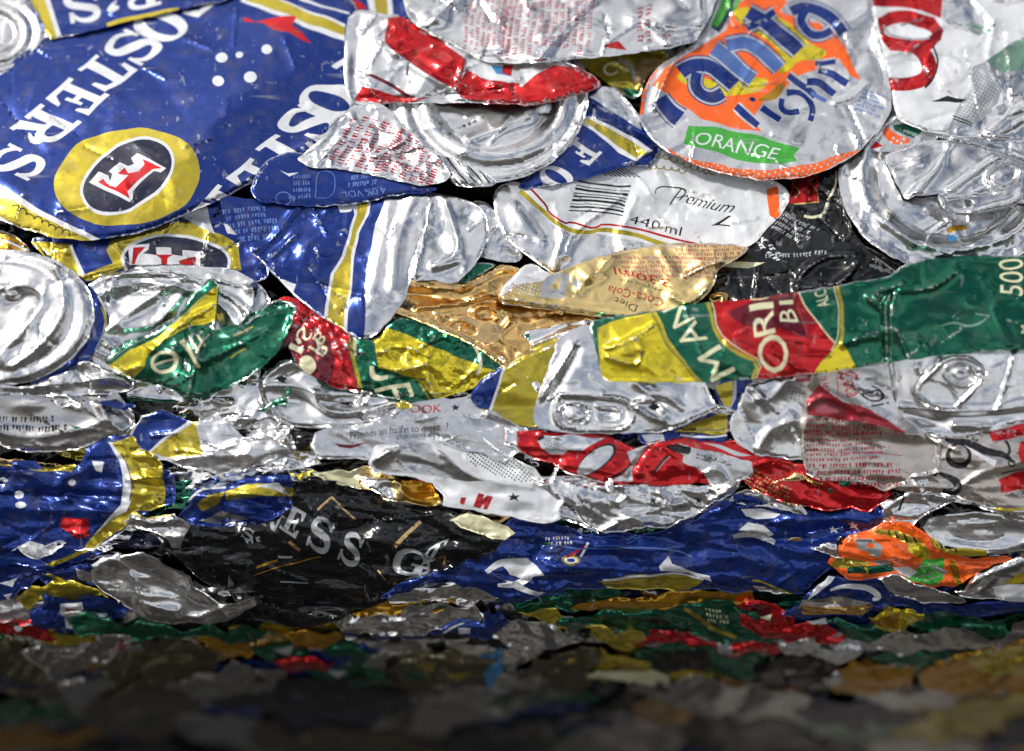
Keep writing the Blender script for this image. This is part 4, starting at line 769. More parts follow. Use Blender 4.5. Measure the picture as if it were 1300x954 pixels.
thing('green and yellow cider can strip folded over the crushed silver end',
  B(outline=[(128, 458), (155, 438), (183, 424), (202, 416), (230, 396), (241, 375), (272, 348), (279, 368), (275, 398), (268, 420), (290, 414), (326, 410), (335, 388), (352, 380), (378, 384), (374, 402), (362, 432), (347, 455), (312, 482), (280, 498), (255, 504), (238, 508), (215, 493), (180, 487), (160, 478), (146, 470)],
    lift=38, base='green', art=a_, cr=(4.2, 22, -20, 1.3), sm=1, roll=6, rw=6,
    feats=[('r', te((1000, 780), (960, 850)) + ti((940, 150), (908, 285)), 6, 3), ('s', te((1040, 960))[0], te((960, 800))[0], 5, 8), ('r', ti((980, 110), (1100, 60), (1297, -40)), 5, 4), ('b', 300, 425, 22, 8, -15, 5), ('r', te((740, 860), (860, 740), (1040, 640)), 4, 3)]))
# red, green, yellow folded can
a_ = [A('red', [(352, 372), (380, 375), (415, 402), (452, 426), (446, 440), (452, 470), (464, 520), (380, 480), (350, 440)]),
      A('maroon', [(360, 425), (376, 410), (400, 424), (420, 432), (425, 462), (420, 492), (395, 476), (372, 458)]),
      A('gold', stroke([(447, 430), (449, 460), (457, 485), (466, 515)], 5)), A('green', stroke([(444, 432), (446, 460), (454, 487), (463, 515)], 1.3)), A('cream', stroke([(451, 428), (452, 452)], 4)),
      A('yellow', [(474, 428), (484, 415), (500, 420), (545, 436), (575, 452), (612, 466), (640, 474), (640, 500), (560, 512), (545, 496), (534, 484), (500, 474), (480, 468)]),
      A('green', stroke(tj((590, 150), (720, 178), (840, 200)), 2)), A('gold', stroke(tj((800, 190), (830, 240), (870, 300)), 3)),
      A('cream', stroke(tf((1068, 830), (1100, 880), (1112, 930), (1090, 980)), 3.5)), A('cream', stroke(tf((105, 690), (130, 720)), 6, 0)), A('cream', stroke(tf((120, 780), (200, 700)), 2, 0)),
      A('cream', stroke(tj((578, 130), (580, 175), (615, 195), (655, 188)), [5, 7, 6, 4])), A('cream', ell(*tj((268, 128))[0], 10, 12, -30), ), A('cream', stroke(tf((215, 800), (230, 830)), 5))]
a_ += gf('F', tj((592, 262))[0], (3, -14), (44, 8), off=.06) if 0 else text('cream', 'F', (476, 493), (482, 510), (44, -9), 0, .07)
a_ += gf('S', tf((205, 790))[0], (8, -14), (17, 8), off=.05) + gf('R', tf((268, 850))[0], (12, -16), (20, 10), off=.05) + gf('I', tf((170, 850))[0], (4, -6), (18, 8), off=.05) + gf('B', tf((290, 800))[0], (9, -12), (12, 8), off=.03)
thing('red, green and yellow cider can folded with cream letters left of centre',
  B(outline=[(345, 388), (360, 376), (382, 380), (414, 400), (448, 424), (478, 434), (492, 405), (520, 404), (560, 416), (605, 436), (636, 452), (648, 464), (632, 474), (604, 494), (548, 509), (520, 509), (465, 502), (427, 493), (393, 477), (374, 460), (364, 434)],
    lift=30, base='green', art=a_, cr=(4.2, 20, 20, 1.2), sm=1, roll=7, rw=7,
    feats=[('r', tj((600, 130), (720, 160), (830, 130)), 5, 3.5), ('r', tj((860, 80), (840, 180), (880, 260)), 5, 4), ('r', tj((870, 290), (980, 240), (1080, 150)), 4, 3), ('r', tf((620, 870), (720, 830), (840, 880)), 4, 3), ('c', 4, 10, 40, 1.2, 31), ('r', tf((800, 860), (880, 800)), 4, 3)]))

# ================================================================== band under the middle: can ends, cola cans
a_ = [A('white', stroke([(641, 462), (632, 490), (622, 520)], 4)), A('blue', [(585, 500), (608, 478), (640, 462), (632, 488), (620, 520), (585, 512)]), A('gold', [(643, 462), (720, 430), (720, 560), (620, 540), (626, 515), (636, 490)]), A('lblue', ell(607, 508, 6, 5), ell(607, 508, 5, 4)), A('lblue', ell(607, 508, 3.4, 2.8), ell(607, 508, 2.4, 1.8))]
zr = z5((450, 390), (700, 400), (900, 415), (1000, 440), (1060, 520), (1030, 620), (940, 680), (700, 680), (480, 660), (420, 600), (410, 480), (450, 390))
thing('gold striped can whose silver end with pressed oval shows below the green strip',
  B(outline=[(597, 497), (612, 480), (640, 464), (690, 440), (716, 430), (720, 460), (700, 500), (692, 535), (676, 544), (640, 534), (610, 520), (596, 510)], lift=30, base='gold', art=a_, cr=(2.2, 24, -30, 1.4), sm=1, feats=[('s', (600, 505), (680, 512), 4, 14)]),
  END(outline=[(706, 436), (716, 424), (745, 410), (775, 420), (900, 470), (897, 488), (906, 510), (919, 517), (880, 535), (850, 548), (800, 551), (710, 550), (675, 542), (679, 510), (696, 464)], lift=36, base='bare', cr=(2.4, 32, 10, 1.2), sm=1, roll=7, rw=7,
    feats=[('r', zr, 4.5, 2.6), ('b', 758, 524, 42, 18, 4, -3), ('e', 730, 526, 20, 13.5, 8, [(0, 4), (.6, 1), (.85, -3), (1, 3), (1.15, 0)]), ('r', z5((750, 480), (940, 490), (940, 600), (750, 600), (750, 480)), 3, 2), ('b', 773, 525, 14, 8, 0, -4), ('r', z5((560, 0), (440, 200), (300, 400)), 7, 4), ('r', z5((600, 20), (500, 230), (400, 380)), -4, 4),
           ('r', z5((1060, 460), (1160, 430), (1240, 450), (1290, 520)), 5, 3), ('b', 835, 512, 10, 6, 20, -7), ('r', z5((1080, 500), (1200, 580), (1290, 600)), 5, 3), ('r', tk((640, 220), (700, 270), (800, 280), (860, 340)), 4, 5), ('r', tk((820, 430), (900, 400), (1050, 340)), 5, 4)]),
  ('dark_mouth_patch', dict(outline=z5((1160, 480), (1230, 470), (1270, 500), (1330, 540), (1310, 590), (1250, 570), (1190, 530)), lift=37, base='black', cr=None, roll=1, rw=2, thick=2, step=2)))  # black plate stands in for the darkness inside the opening
a_ = [A('gold', tk((1020, 240), (1105, 205), (1108, 340), (1060, 330))), A('white', tk((1108, 200), (1124, 200), (1124, 300), (1104, 345))), A('white', tk((1200, 200), (1320, 190), (1190, 345))), A('white', tk((965, 205), (1020, 205), (1050, 215), (1010, 260))),
      A('gold', tk((820, 460), (900, 420), (1080, 345), (1088, 440), (1060, 462))), A('olive', stroke(tk((860, 450), (1085, 432)), 2)), A('white', stroke(tk((850, 472), (960, 480), (1080, 462)), 2.4)), A('bare', tk((660, 470), (760, 450), (780, 500), (700, 520)))]
thing('small blue and gold can pieces under the end of the green strip',
  B(outline=tk((640, 440), (760, 455), (860, 432), (1000, 360), (1060, 330), (1020, 250), (960, 205), (1120, 190), (1320, 185), (1250, 340), (1190, 345), (1094, 385), (1082, 470), (1050, 515), (850, 500), (700, 520), (650, 490)), lift=24, base='blue', art=a_, cr=(3.4, 18, 10, 1.4), sm=1, feats=[('r', tk((980, 210), (1050, 330), (870, 430)), 4, 3)]))
thing('smooth bulging silver can wall with dark dots left of the red print',
  B(outline=[(925, 548), (935, 520), (948, 486), (1000, 476), (1050, 474), (1050, 540), (1030, 586), (1000, 583), (960, 578), (935, 564)], lift=30, base='bare', cr=(3.4, 34, 60, 1.4), roll=8, rw=9, sm=2, feats=[('r', tl((0, 300), (80, 290), (150, 200)), 5, 6), ('r', tl((10, 540), (60, 440), (180, 400)), 6, 6)],
    art=[A('rose', tl((190, 175), (280, 175), (275, 205), (195, 208)))] + dots('black', tl((160, 230), (265, 220), (250, 290), (160, 300)), 4.6, 1.1, 10)))
# diet cola can with its end
a_ = [A('pearl', [(1080, 455), (1140, 455), (1140, 545), (1100, 530), (1085, 500)])]
a_ += text('red', 'Coca', tl((402, 178))[0], tl((440, 292))[0], (21, -6), .1, .02) + text('black', 'Di', tl((500, 270))[0], tl((570, 345))[0], (22, -10), .3, 0.) + [A('red', stroke(tl((395, 290), (392, 200), (400, 170), (490, 190)), 1.3, 0)), A('black', stroke(tl((560, 235), (590, 250), (585, 280), (540, 285), (500, 240)), 1.6))]
a_ += text('red', 'Zero', tl((305, 185))[0], tl((330, 290))[0], (10, -3), .1, .02) if 0 else rows('red', tl((340, 180))[0], (6, 28), (-12, 3), 1, 4, 71)
a_ += rows('drab', tl((232, 380))[0], (110, 3), (0, 24), 3, 5, 72) + rows('drab', tl((236, 440))[0], (106, -2), (0, 42), 7, 4.4, 73) + rows('drab', tl((236, 600))[0], (130, -1), (0, 34), 4, 5, 74)
a_ += [A('drab', stroke(tl((240, 540), (700, 565), (690, 460), (640, 455)), 1, 0)), A('drab', tl((240, 300), (300, 230), (420, 310), (560, 350), (740, 455), (560, 424), (440, 395), (250, 365))), A('rose', tl((250, 318), (320, 290), (430, 350), (400, 372), (300, 352)))]
thing('silver diet cola can with red small print and a pull tab on its end',
  B(outline=[(1030, 470), (1028, 495), (1021, 515), (1019, 540), (1019, 577), (1022, 602), (1046, 610), (1090, 615), (1122, 625), (1156, 617), (1190, 600), (1194, 560), (1170, 545), (1145, 530), (1140, 455), (1090, 460), (1040, 466)], lift=40, base='warm', art=a_, cr=(2.4, 26, 20, 1.6), roll=6, rw=6,
    feats=[('r', tl((240, 330), (330, 270), (500, 360)), 5, 4), ('r', tl((470, 400), (580, 420), (760, 470)), 6, 4), ('r', tl((300, 180), (310, 240), (480, 330), (620, 390)), 6, 4), ('s', tl((740, 480))[0], tl((240, 430))[0], -5, 10)]),
  END(outline=[(1122, 450), (1220, 440), (1370, 436), (1370, 526), (1300, 537), (1255, 548), (1200, 555), (1165, 551), (1146, 538), (1131, 512), (1126, 480)], lift=38, base='bare', cr=(1.8, 40, 0, 1.4), sm=1, roll=8, rw=8,
    feats=[('r', z6((225, 60), (235, 300), (240, 500), (300, 620), (420, 700)), 7, 4), ('r', z6((290, 490), (540, 510), (800, 525), (1050, 520), (1300, 480)), 5, 4), ('b', 1175, 532, 22, 8, 20, -7), ('r', z6((1220, 60), (1150, 300), (1080, 520)), 3, 2), ('b', 1240, 530, 40, 7, -5, -4), ('r', z6((740, 640), (860, 640), (1000, 660)), 6, 4), ('r', z6((450, 170), (480, 250), (620, 110)), 3, 3)]),
  TAB(outline=z6((408, 372), (428, 295), (520, 205), (600, 125), (690, 76), (800, 64), (900, 90), (978, 160), (1000, 250), (942, 340), (800, 470), (730, 522), (620, 512), (500, 480), (432, 430)), holes=[ell(1096 + 617 / 6.358, 440 + 392 / 6.358, 25, 12.5, 24, 20)], lift=50, base='bare', cr=(.8, 30, 0, 1), roll=5, rw=4, thick=6, step=2, sm=1,
    feats=[('r', z6((440, 380), (460, 300), (540, 225), (620, 145), (700, 100), (800, 88), (890, 115), (955, 170), (975, 250), (920, 330), (790, 450), (720, 495), (620, 485), (520, 460), (455, 420), (440, 380)), 3, 1.8), ('e', 1220, 476, 21, 15, 10, [(0, 0), (.35, 1), (.5, -1), (.75, -4), (.9, 2), (1, 4), (1.15, 1)]), ('r', z6((960, 320), (820, 450), (740, 510)), 2.5, 2), ('r', z6((680, 170), (740, 150), (930, 200)), 3, 2), ('b', 1243, 478, 4, 2.4, 0, -5)]))
a_ = [A('red', tl((1120, 448), (1300, 412), (1400, 400), (1400, 460), (1290, 474), (1140, 494))), A('red', tl((1168, 682), (1260, 645), (1400, 620), (1400, 720), (1190, 742), (1185, 700))), A('red', tl((1280, 500), (1400, 480), (1400, 610), (1290, 600), (1270, 550))),
      A('black', stroke(tl((910, 480), (960, 505), (1040, 510), (1120, 545), (1200, 560), (1245, 600)), [4, 8, 10, 10, 8, 3])), A('black', ell(*tl((984, 572))[0], 16, 17, 10), ell(*tl((988, 565))[0], 11, 11, 10)),
      A('black', stroke(tl((800, 500), (850, 520), (870, 600), (880, 660)), [4, 3, 3, 3])), A('black', stroke(tl((870, 640), (930, 670), (975, 700), (970, 745), (900, 730)), [3, 6, 10, 12, 5])), A('black', stroke(tl((760, 545), (820, 530), (850, 560)), 4)),
      A('black', ell(*tl((1235, 603))[0], 6, 5.5), ell(*tl((1235, 603))[0], 3.4, 3)), A('black', stroke(tl((1180, 655), (1240, 640), (1400, 615)), 2)), A('black', stroke(tl((1205, 490), (1225, 530), (1215, 560)), 4)), A('black', stroke(tl((810, 590), (850, 650), (880, 665)), 5)),
      A('white', tl((1010, 520), (1160, 590), (1150, 620), (1060, 560)))]
thing('silver cola can with black swirling script and red patches at the right edge',
  B(outline=[(1140, 560), (1170, 546), (1200, 548), (1255, 542), (1300, 532), (1370, 522), (1370, 640), (1300, 646), (1262, 642), (1200, 628), (1160, 626), (1128, 624), (1140, 596)], lift=32, base='warm', art=a_, cr=(3.0, 24, 10, 1.8), sm=1, feats=[('r', tl((960, 740), (1100, 640), (1297, 600)), 4, 4), ('b', 1215, 570, 8, 6, 0, 5), ('r', tl((880, 480), (860, 560)), -4, 3)]))
thing('creased silver can wall hanging below the diet cola print',
  B(outline=[(1112, 640), (1135, 628), (1155, 618), (1185, 620), (1230, 634), (1300, 644), (1370, 640), (1370, 668), (1300, 664), (1250, 650), (1215, 640), (1185, 652), (1160, 664), (1140, 666), (1122, 658)], lift=28, base='bare', cr=(5, 16, 10, 1.8), sm=1, art=[A('gold', stroke([(1262, 645), (1300, 648), (1370, 642)], [3, 6, 8])), A('black', stroke(tl((715, 760), (690, 830)), 3))],
    feats=[('r', tl((920, 770), (1050, 830), (1297, 840)), 5, 4), ('r', tl((620, 830), (720, 760)), 5, 4)]))
a_ = rows('brass', tl((-60, 600))[0], (74, 40), (-14, 22), 5, 5, 81, .75) + rows('brass', tl((130, 780))[0], (54, 14), (-4, 12), 1, 7, 82) + rows('white', tk((900, 540))[0], (52, 16), (-2, 9), 2, 4, 83) + [A('black', tk((780, 530), (840, 515), (900, 530), (880, 560))), A('pearl', tk((960, 505), (1050, 520), (1200, 572), (1130, 570)))]
thing('red can with lines of pale gold small print under the silver bulge',
  B(outline=[(820, 568), (850, 560), (900, 556), (940, 562), (962, 576), (1020, 588), (1046, 608), (1095, 613), (1134, 622), (1122, 640), (1092, 648), (1030, 650), (1000, 640), (975, 628), (945, 614), (925, 604), (880, 590)], lift=26, base='red', art=a_, cr=(3.6, 18, 20, 1.6), sm=1, feats=[('b', 1090, 630, 20, 8, 10, 6), ('r', tk((1180, 630), (1290, 590), (1400, 580)), 5, 4)]))
thing('dull silver rolled rim beneath the red can with gold print',
  B(outline=tl((-160, 770), (-60, 720), (40, 740), (160, 780), (255, 830), (250, 850), (160, 850), (40, 800), (-80, 790)), lift=22, base='dull', cr=(3, 12, 20, 2), roll=6))
# big red letters strip
a_ = [A('pearl', tk((0, 440), (52, 440), (62, 530), (90, 560), (240, 620), (500, 700), (0, 720))),
      A('bare', tk((158, 495), (200, 466), (330, 470), (490, 482), (440, 510), (380, 545), (300, 538), (290, 560), (220, 560), (175, 530))), A('grey', tk((170, 500), (250, 495), (320, 530), (290, 560), (220, 560))),
      A('black', stroke(tk((160, 495), (190, 475)), 4, 0)), A('black', ell(*tk((452, 588))[0], 29, 13, -38, 20)), A('pearl', ell(*tk((446, 592))[0], 27, 11, -38, 20)),
      A('black', stroke(tk((640, 580), (610, 630), (500, 690)), 3)), A('pearl', tk((600, 545), (700, 512), (655, 580), (620, 640), (625, 690), (520, 692), (580, 660), (620, 610))),
      A('pearl', tk((735, 645), (835, 540), (870, 560), (868, 610), (930, 625), (975, 660), (1000, 710), (1180, 690), (1250, 600), (1000, 545), (900, 520), (850, 505), (830, 520))), A('black', stroke(tk((725, 645), (800, 560), (840, 525), (900, 535)), [3, 4, 6, 8])),
      A('red', tk((805, 615), (860, 600), (960, 645), (950, 700), (840, 700), (800, 670))), A('black', tk((780, 520), (850, 510), (905, 530), (890, 556), (820, 545)))]
a_ += rows('black', tk((930, 545))[0], (34, 12), (-2, 10), 2, 4, 91) + dots('black', tk((180, 500), (250, 500), (300, 550), (220, 555)), 4, .9, 20)
thing('silver cola can strip with huge red letters running under the silver end',
  B(outline=tk((-10, 430), (50, 446), (180, 436), (300, 446), (470, 452), (620, 530), (700, 512), (800, 505), (1000, 548), (1210, 600), (1190, 690), (1000, 712), (840, 712), (600, 700), (480, 700), (380, 668), (200, 600), (70, 560), (-20, 520)), lift=30, base='red', art=a_, cr=(3.0, 24, 15, 1.8), sm=1,
    feats=[('r', tk((60, 520), (290, 535), (430, 545)), 4, 4), ('r', tk((600, 700), (650, 580), (720, 510)), -4, 4), ('r', tk((960, 660), (1040, 620), (1090, 700)), 5, 3), ('b', 810, 600, 8, 6, 0, 5)]))
thing('heavily crumpled silver can hanging below the huge red letters',
  B(outline=tk((120, 660), (300, 670), (480, 690), (640, 700), (840, 705), (1000, 700), (1070, 650), (1140, 660), (1135, 700), (1060, 790), (960, 830), (900, 870), (800, 900), (700, 915), (580, 935), (480, 938), (400, 890), (300, 800), (180, 730)), lift=26, base='bare', cr=(4.6, 26, 10, 1.6), sm=1, roll=7,
    art=[A('black', tk((715, 770), (722, 785), (738, 780), (728, 795), (735, 808), (718, 798), (705, 805), (710, 790), (698, 780), (712, 782))), A('black', tk((935, 765), (942, 780), (958, 775), (948, 790), (955, 803), (938, 793), (925, 800), (930, 785), (918, 775), (932, 777))), A('white', ell(*tk((830, 750))[0], 4, 4), ell(*tk((830, 750))[0], 2.6, 2.6))],
    feats=[('r', tk((560, 700), (600, 760), (560, 800)), 6, 3.5), ('r', tk((480, 930), (620, 860), (860, 800)), 6, 4), ('r', tk((1130, 680), (1080, 740), (1000, 790)), 6, 3)]))
thing('dark narrow folded can wall left of the crumpled silver can',
  B(outline=tk((-60, 600), (40, 640), (140, 720), (250, 790), (330, 850), (440, 920), (450, 950), (330, 900), (200, 850), (60, 740), (-60, 680)), lift=22, base='dull', cr=(3, 14, 40, 2), sm=1, art=dots('black', tk((-50, 610), (130, 730), (300, 840), (260, 850), (60, 740)), 5, 1.3)))
a_ = text('black', 'Friends an half’n to meet  ?', tj((472, 486))[0], tj((945, 440))[0], (0, -9), 0, .10) + text('black', 'chocolates with', tj((700, 490))[0], tj((905, 474))[0], (0, -7), 0, .05)
a_ += text('red', 'OOK', tj((765, 365))[0], tj((912, 352))[0], (1, -11), 0, .09) + text('grey', 'ember 2004', tj((740, 408))[0], tj((918, 395))[0], (0, -5), 0, .02)
a_ += [A('maroon', tj((395, 508), (560, 510), (480, 526), (420, 522))), A('black', tj((975, 312), (985, 328), (1000, 326), (990, 338), (996, 350), (980, 342), (965, 350), (970, 336), (960, 326), (974, 328))), A('bare', tj((360, 540), (640, 530), (640, 640), (360, 640)))]
thing('white and silver can strip with a line of black print below the yellow fold',
  B(outline=[(400, 552), (425, 545), (480, 535), (512, 515), (540, 506), (575, 506), (600, 496), (620, 505), (640, 530), (672, 545), (668, 570), (640, 586), (605, 574), (560, 568), (520, 580), (470, 585), (405, 580), (390, 566)], lift=28, base='pearl', art=a_, cr=(2.4, 26, 5, 2), sm=1, feats=[('r', tj((330, 590), (560, 600)), 5, 5), ('r', tj((1140, 360), (1297, 420)), 5, 4)]))
a_ = dots('black', tj((980, 470), (1040, 462), (1150, 515), (1300, 600), (1420, 680), (1300, 700), (1170, 660), (1060, 600)), 4.0, 1.25, 35)
a_ += [A('dull', tj((600, 640), (570, 600), (640, 540), (760, 495), (870, 510), (930, 560), (1010, 630), (1120, 690), (1300, 704), (1430, 720), (1430, 800), (1100, 700), (860, 660))), A('white', tj((880, 690), (1100, 690), (1300, 704), (1500, 740), (1500, 900), (1297, 866), (1000, 800))),  # dull crescent darkens the hollow by colour
       A('red', tj((1065, 812), (1100, 750), (1130, 760), (1120, 780), (1145, 765), (1172, 772), (1140, 830), (1118, 828), (1125, 800), (1100, 822))), A('red', tj((1000, 798), (1010, 768), (1038, 770), (1020, 806))), A('black', tj((1262, 745), (1272, 762), (1300, 760), (1282, 774), (1290, 792), (1268, 782), (1245, 790), (1252, 772), (1235, 762), (1258, 762)))]
thing('silver and white can with dotted mesh print and a curved dark hollow',
  B(outline=tj((560, 600), (600, 560), (700, 510), (800, 490), (930, 476), (1040, 452), (1150, 500), (1300, 590), (1440, 680), (1500, 760), (1500, 880), (1400, 880), (1297, 864), (1180, 846), (1000, 812), (940, 800), (900, 740), (870, 690), (740, 660), (600, 642)), lift=34, base='white', art=a_, cr=(2.6, 28, 20, 1.6), sm=1, roll=7, rw=7,
    feats=[('s', tj((860, 500))[0], tj((1300, 720))[0], -9, 16), ('r', tj((870, 500), (960, 600), (1100, 680), (1350, 720)), 5, 4), ('r', tj((570, 610), (640, 560), (720, 510)), 6, 4), ('b', 530, 590, 26, 8, 10, -5)]))
thing('cream and bronze crumpled can above the black can',
  B(outline=tj((280, 650), (420, 635), (540, 618), (600, 636), (720, 665), (880, 700), (925, 790), (870, 824), (780, 812), (700, 800), (600, 745), (480, 722), (340, 690)), lift=24, base='pgold', cr=(5, 16, 15, 1.8), sm=1, roll=7,
    art=[A('cream', tj((260, 650), (520, 600), (520, 720), (600, 760), (480, 740), (340, 700))), A('bare', tj((520, 640), (660, 680), (700, 800), (600, 750), (540, 700))), A('red', stroke(tj((720, 672), (850, 690)), 3)), A('amber', tj((720, 680), (880, 700), (920, 780), (860, 820), (740, 780)))],
    feats=[('b', 545, 625, 14, 5, -10, -9), ('r', tj((700, 680), (740, 780), (880, 800)), 6, 4), ('r', tj((330, 680), (480, 700), (600, 760)), 5, 3)]))
zf = [('r', z7((120, 350), (200, 310), (400, 320), (560, 370), (650, 390)), 6, 4), ('r', z7((115, 340), (200, 500), (300, 600), (400, 650), (540, 650)), 7, 5), ('b', 385, 512, 26, 14, 15, -7), ('r', z7((570, 390), (600, 470), (680, 530), (800, 545), (1000, 520), (1230, 460)), 7, 4), ('b', 440, 512, 18, 5, 0, -8), ('b', 370, 478, 12, 6, -30, -6),
      ('e', 479, 530, 20, 8, 0, [(0, 3), (.7, -2), (1, 3), (1.2, 0)]), ('r', z7((900, 650), (1150, 620), (1250, 540)), 6, 4), ('r', z7((170, 250), (260, 170), (380, 110)), 6, 4), ('b', 430, 540, 40, 4, 0, 3)]
thing('silver can end with opened mouth and curled lip under the red cider fold',
  END(outline=z7((105, 335), (140, 240), (230, 155), (340, 96), (420, 110), (520, 200), (640, 290), (740, 340), (900, 370), (1150, 400), (1310, 400), (1300, 510), (1230, 590), (1130, 640), (900, 668), (540, 664), (400, 660), (300, 612), (190, 500)), lift=24, base='bare', cr=(2.6, 24, 10, 1.4), sm=1, roll=8, rw=8, feats=zf),
  ('dark_mouth_patch', dict(outline=z7((745, 462), (830, 450), (925, 455), (880, 478), (800, 485)), lift=31, base='black', cr=None, roll=1, rw=2, thick=2, step=2)),  # black plate in place of the shade inside the open mouth
  ('dark_mouth_patch', dict(outline=z7((235, 250), (300, 225), (345, 250), (335, 290), (270, 275)), lift=26, base='black', cr=None, roll=1, rw=2, thick=2, step=2)))  # second black plate, again painted shade for an opening
thing('tangle of thin silver creases left of the opened can mouth',
  B(outline=[(255, 505), (290, 490), (322, 460), (336, 452), (330, 480), (335, 512), (360, 540), (400, 552), (398, 575), (410, 590), (340, 600), (300, 598), (268, 580), (250, 540)], lift=18, base='bare', cr=(6.5, 13, -25, 2), sm=1, art=[A('white', ti((960, 400), (1080, 395), (1080, 560), (990, 560))), A('black', stroke(ti((1100, 420), (1110, 470), (1150, 500)), 2)), A('black', stroke(ti((1100, 450), (1190, 440)), 2)), A('black', tj((180, 440), (300, 450), (290, 540), (220, 540))), A('warm', ell(*tj((160, 510))[0], 9, 7))]))
a_ = [A('blue', ti((640, 470), (690, 380), (790, 340), (920, 400), (720, 545), (660, 520))), A('white', stroke(ti((715, 548), (800, 490), (920, 402)), 3)), A('gold', ti((720, 550), (800, 500), (945, 404), (978, 570), (800, 582)))]
thing('gold, blue and silver can corner between the dull base and the crease tangle',
  B(outline=ti((630, 480), (680, 380), (790, 350), (940, 395), (1100, 390), (1180, 470), (1297, 480), (1400, 540), (1380, 600), (1297, 610), (1150, 650), (1010, 640), (900, 628), (830, 590), (760, 580), (680, 540)), lift=24, base='pearl', art=a_, cr=(3.4, 20, 0, 1.6), sm=1, feats=[('r', ti((850, 590), (980, 570), (1200, 560)), 5, 4)]))
thing('green foil scrap in the dark gap under the cider strip',
  B(outline=ti((560, 290), (650, 280), (800, 300), (900, 292), (930, 330), (900, 400), (780, 380), (680, 400), (590, 340)), lift=4, base='green', cr=(4, 14, 0, 1.5), art=[A('black', ti((640, 300), (900, 310), (880, 400), (660, 390)))]))  # black patch paints the dark of the gap over the green foil
a_ = rows('black', ti((-60, 380))[0], (106, -2), (0, 22), 2, 5, 101, .8) + [A('green', ti((330, 420), (390, 425), (360, 436)))]
thing('dull grey can base with a stamped date at the left edge',
  B(outline=ti((-80, 270), (240, 276), (430, 268), (570, 270), (600, 320), (650, 380), (655, 430), (610, 475), (500, 500), (300, 545), (150, 545), (-80, 500)), lift=24, base='dull', art=a_, cr=(2.2, 30, 0, 1.8), sm=1, roll=8, rw=9,
    feats=[('r', ti((480, 280), (500, 380), (600, 460)), 6, 5), ('r', ti((-60, 440), (150, 490), (400, 440), (560, 380)), 5, 6), ('b', 40, 515, 20, 8, 0, 4), ('r', ti((560, 330), (640, 400)), -5, 4)]))
# ================================================================== lower left
a_ = [A('gold', ti((-60, 590), (200, 600), (395, 568), (340, 650), (200, 645), (-60, 610))), A('white', ti((515, 500), (545, 500), (600, 600), (640, 720), (620, 830), (580, 860), (600, 720), (570, 590))),
      A('gold', ti((535, 505), (640, 465), (790, 600), (800, 830), (625, 830), (645, 720), (605, 600))), A('red', tm((298, 100), (430, 105), (436, 190), (380, 205), (290, 155))),
      A('white', tm((410, 250), (470, 165), (600, 30), (640, 20), (600, 110), (450, 260))), A('gold', tm((440, 200), (540, 110), (640, 60), (700, 90), (560, 170), (440, 262), (250, 345), (220, 330), (400, 260))), A('white', stroke(tm((440, 270), (560, 190), (640, 130)), 3)),
      A('white', ell(*ti((90, 755))[0], 6, 5)), A('white', ell(*ti((350, 698))[0], 5, 4)), A('white', ti((440, 590), (500, 600), (490, 650), (460, 640))), A('white', ell(*tm((100, 40))[0], 7, 4)), A('white', ell(*ti((20, 690))[0], 5, 3))]
a_ += rows('lblue', tm((180, 280))[0], (30, -8), (2, 8), 1, 5, 111)
thing('wrinkled dark blue lager can with gold band along its right side, left edge',
  B(outline=[(-40, 582), (0, 584), (40, 592), (100, 590), (104, 576), (115, 562), (137, 550), (168, 550), (190, 572), (207, 590), (218, 612), (216, 640), (190, 652), (160, 672), (128, 700), (100, 712), (70, 720), (0, 718), (-40, 718)], lift=24, base='blue', art=a_, cr=(5, 24, 0, 3), sm=1, roll=7,
    feats=[('r', ti((100, 640), (220, 700), (330, 770)), 6, 4), ('r', ti((0, 760), (300, 760), (600, 770)), -7, 5), ('r', ti((600, 690), (780, 670)), 5, 3), ('s', (0, 655), (160, 655), 5, 8), ('b', 78, 612, 6, 8, 20, 5)]))
a_ = [A('gold', ti((950, 800), (1010, 760), (1100, 735), (1060, 800), (980, 830))), A('gold', ti((1100, 735), (1200, 700), (1500, 730), (1500, 760), (1200, 770), (1100, 780))), A('white', stroke(ti((890, 800), (960, 730), (1100, 715)), 3)), A('bare', ti((960, 880), (1080, 840), (1200, 880), (1100, 905))), A('white', ti((1240, 720), (1350, 700), (1400, 760), (1350, 740)))]
thing('small blue and gold can crushed flat above the black can on the left',
  B(outline=[(226, 660), (238, 632), (255, 618), (290, 612), (330, 604), (368, 600), (376, 620), (368, 645), (345, 660), (300, 668), (250, 670)], lift=24, base='blue', art=a_, cr=(5, 16, 0, 2), sm=1))
a_ = []
def SG(ch, o, xv, yv): return glyph('grey', ch, tn(o)[0], np.array(xv) / 3.815, np.array(yv) / 3.815)
a_ += SG('E', (150, 130), (100, 70), (90, -120)) if 0 else SG('E', (130, 150), (90, 55), (50, -110))
a_ += SG('S', (255, 230), (115, 60), (45, -145)) + SG('S', (405, 300), (105, 55), (52, -140)) + SG('G', (665, 360), (160, 50), (48, -118)) + SG('T', (790, 350), (110, -50), (60, -100)) + SG('N', (30, 130), (90, 50), (40, -80)) + SG('S', (-60, 190), (60, 30), (20, -50))
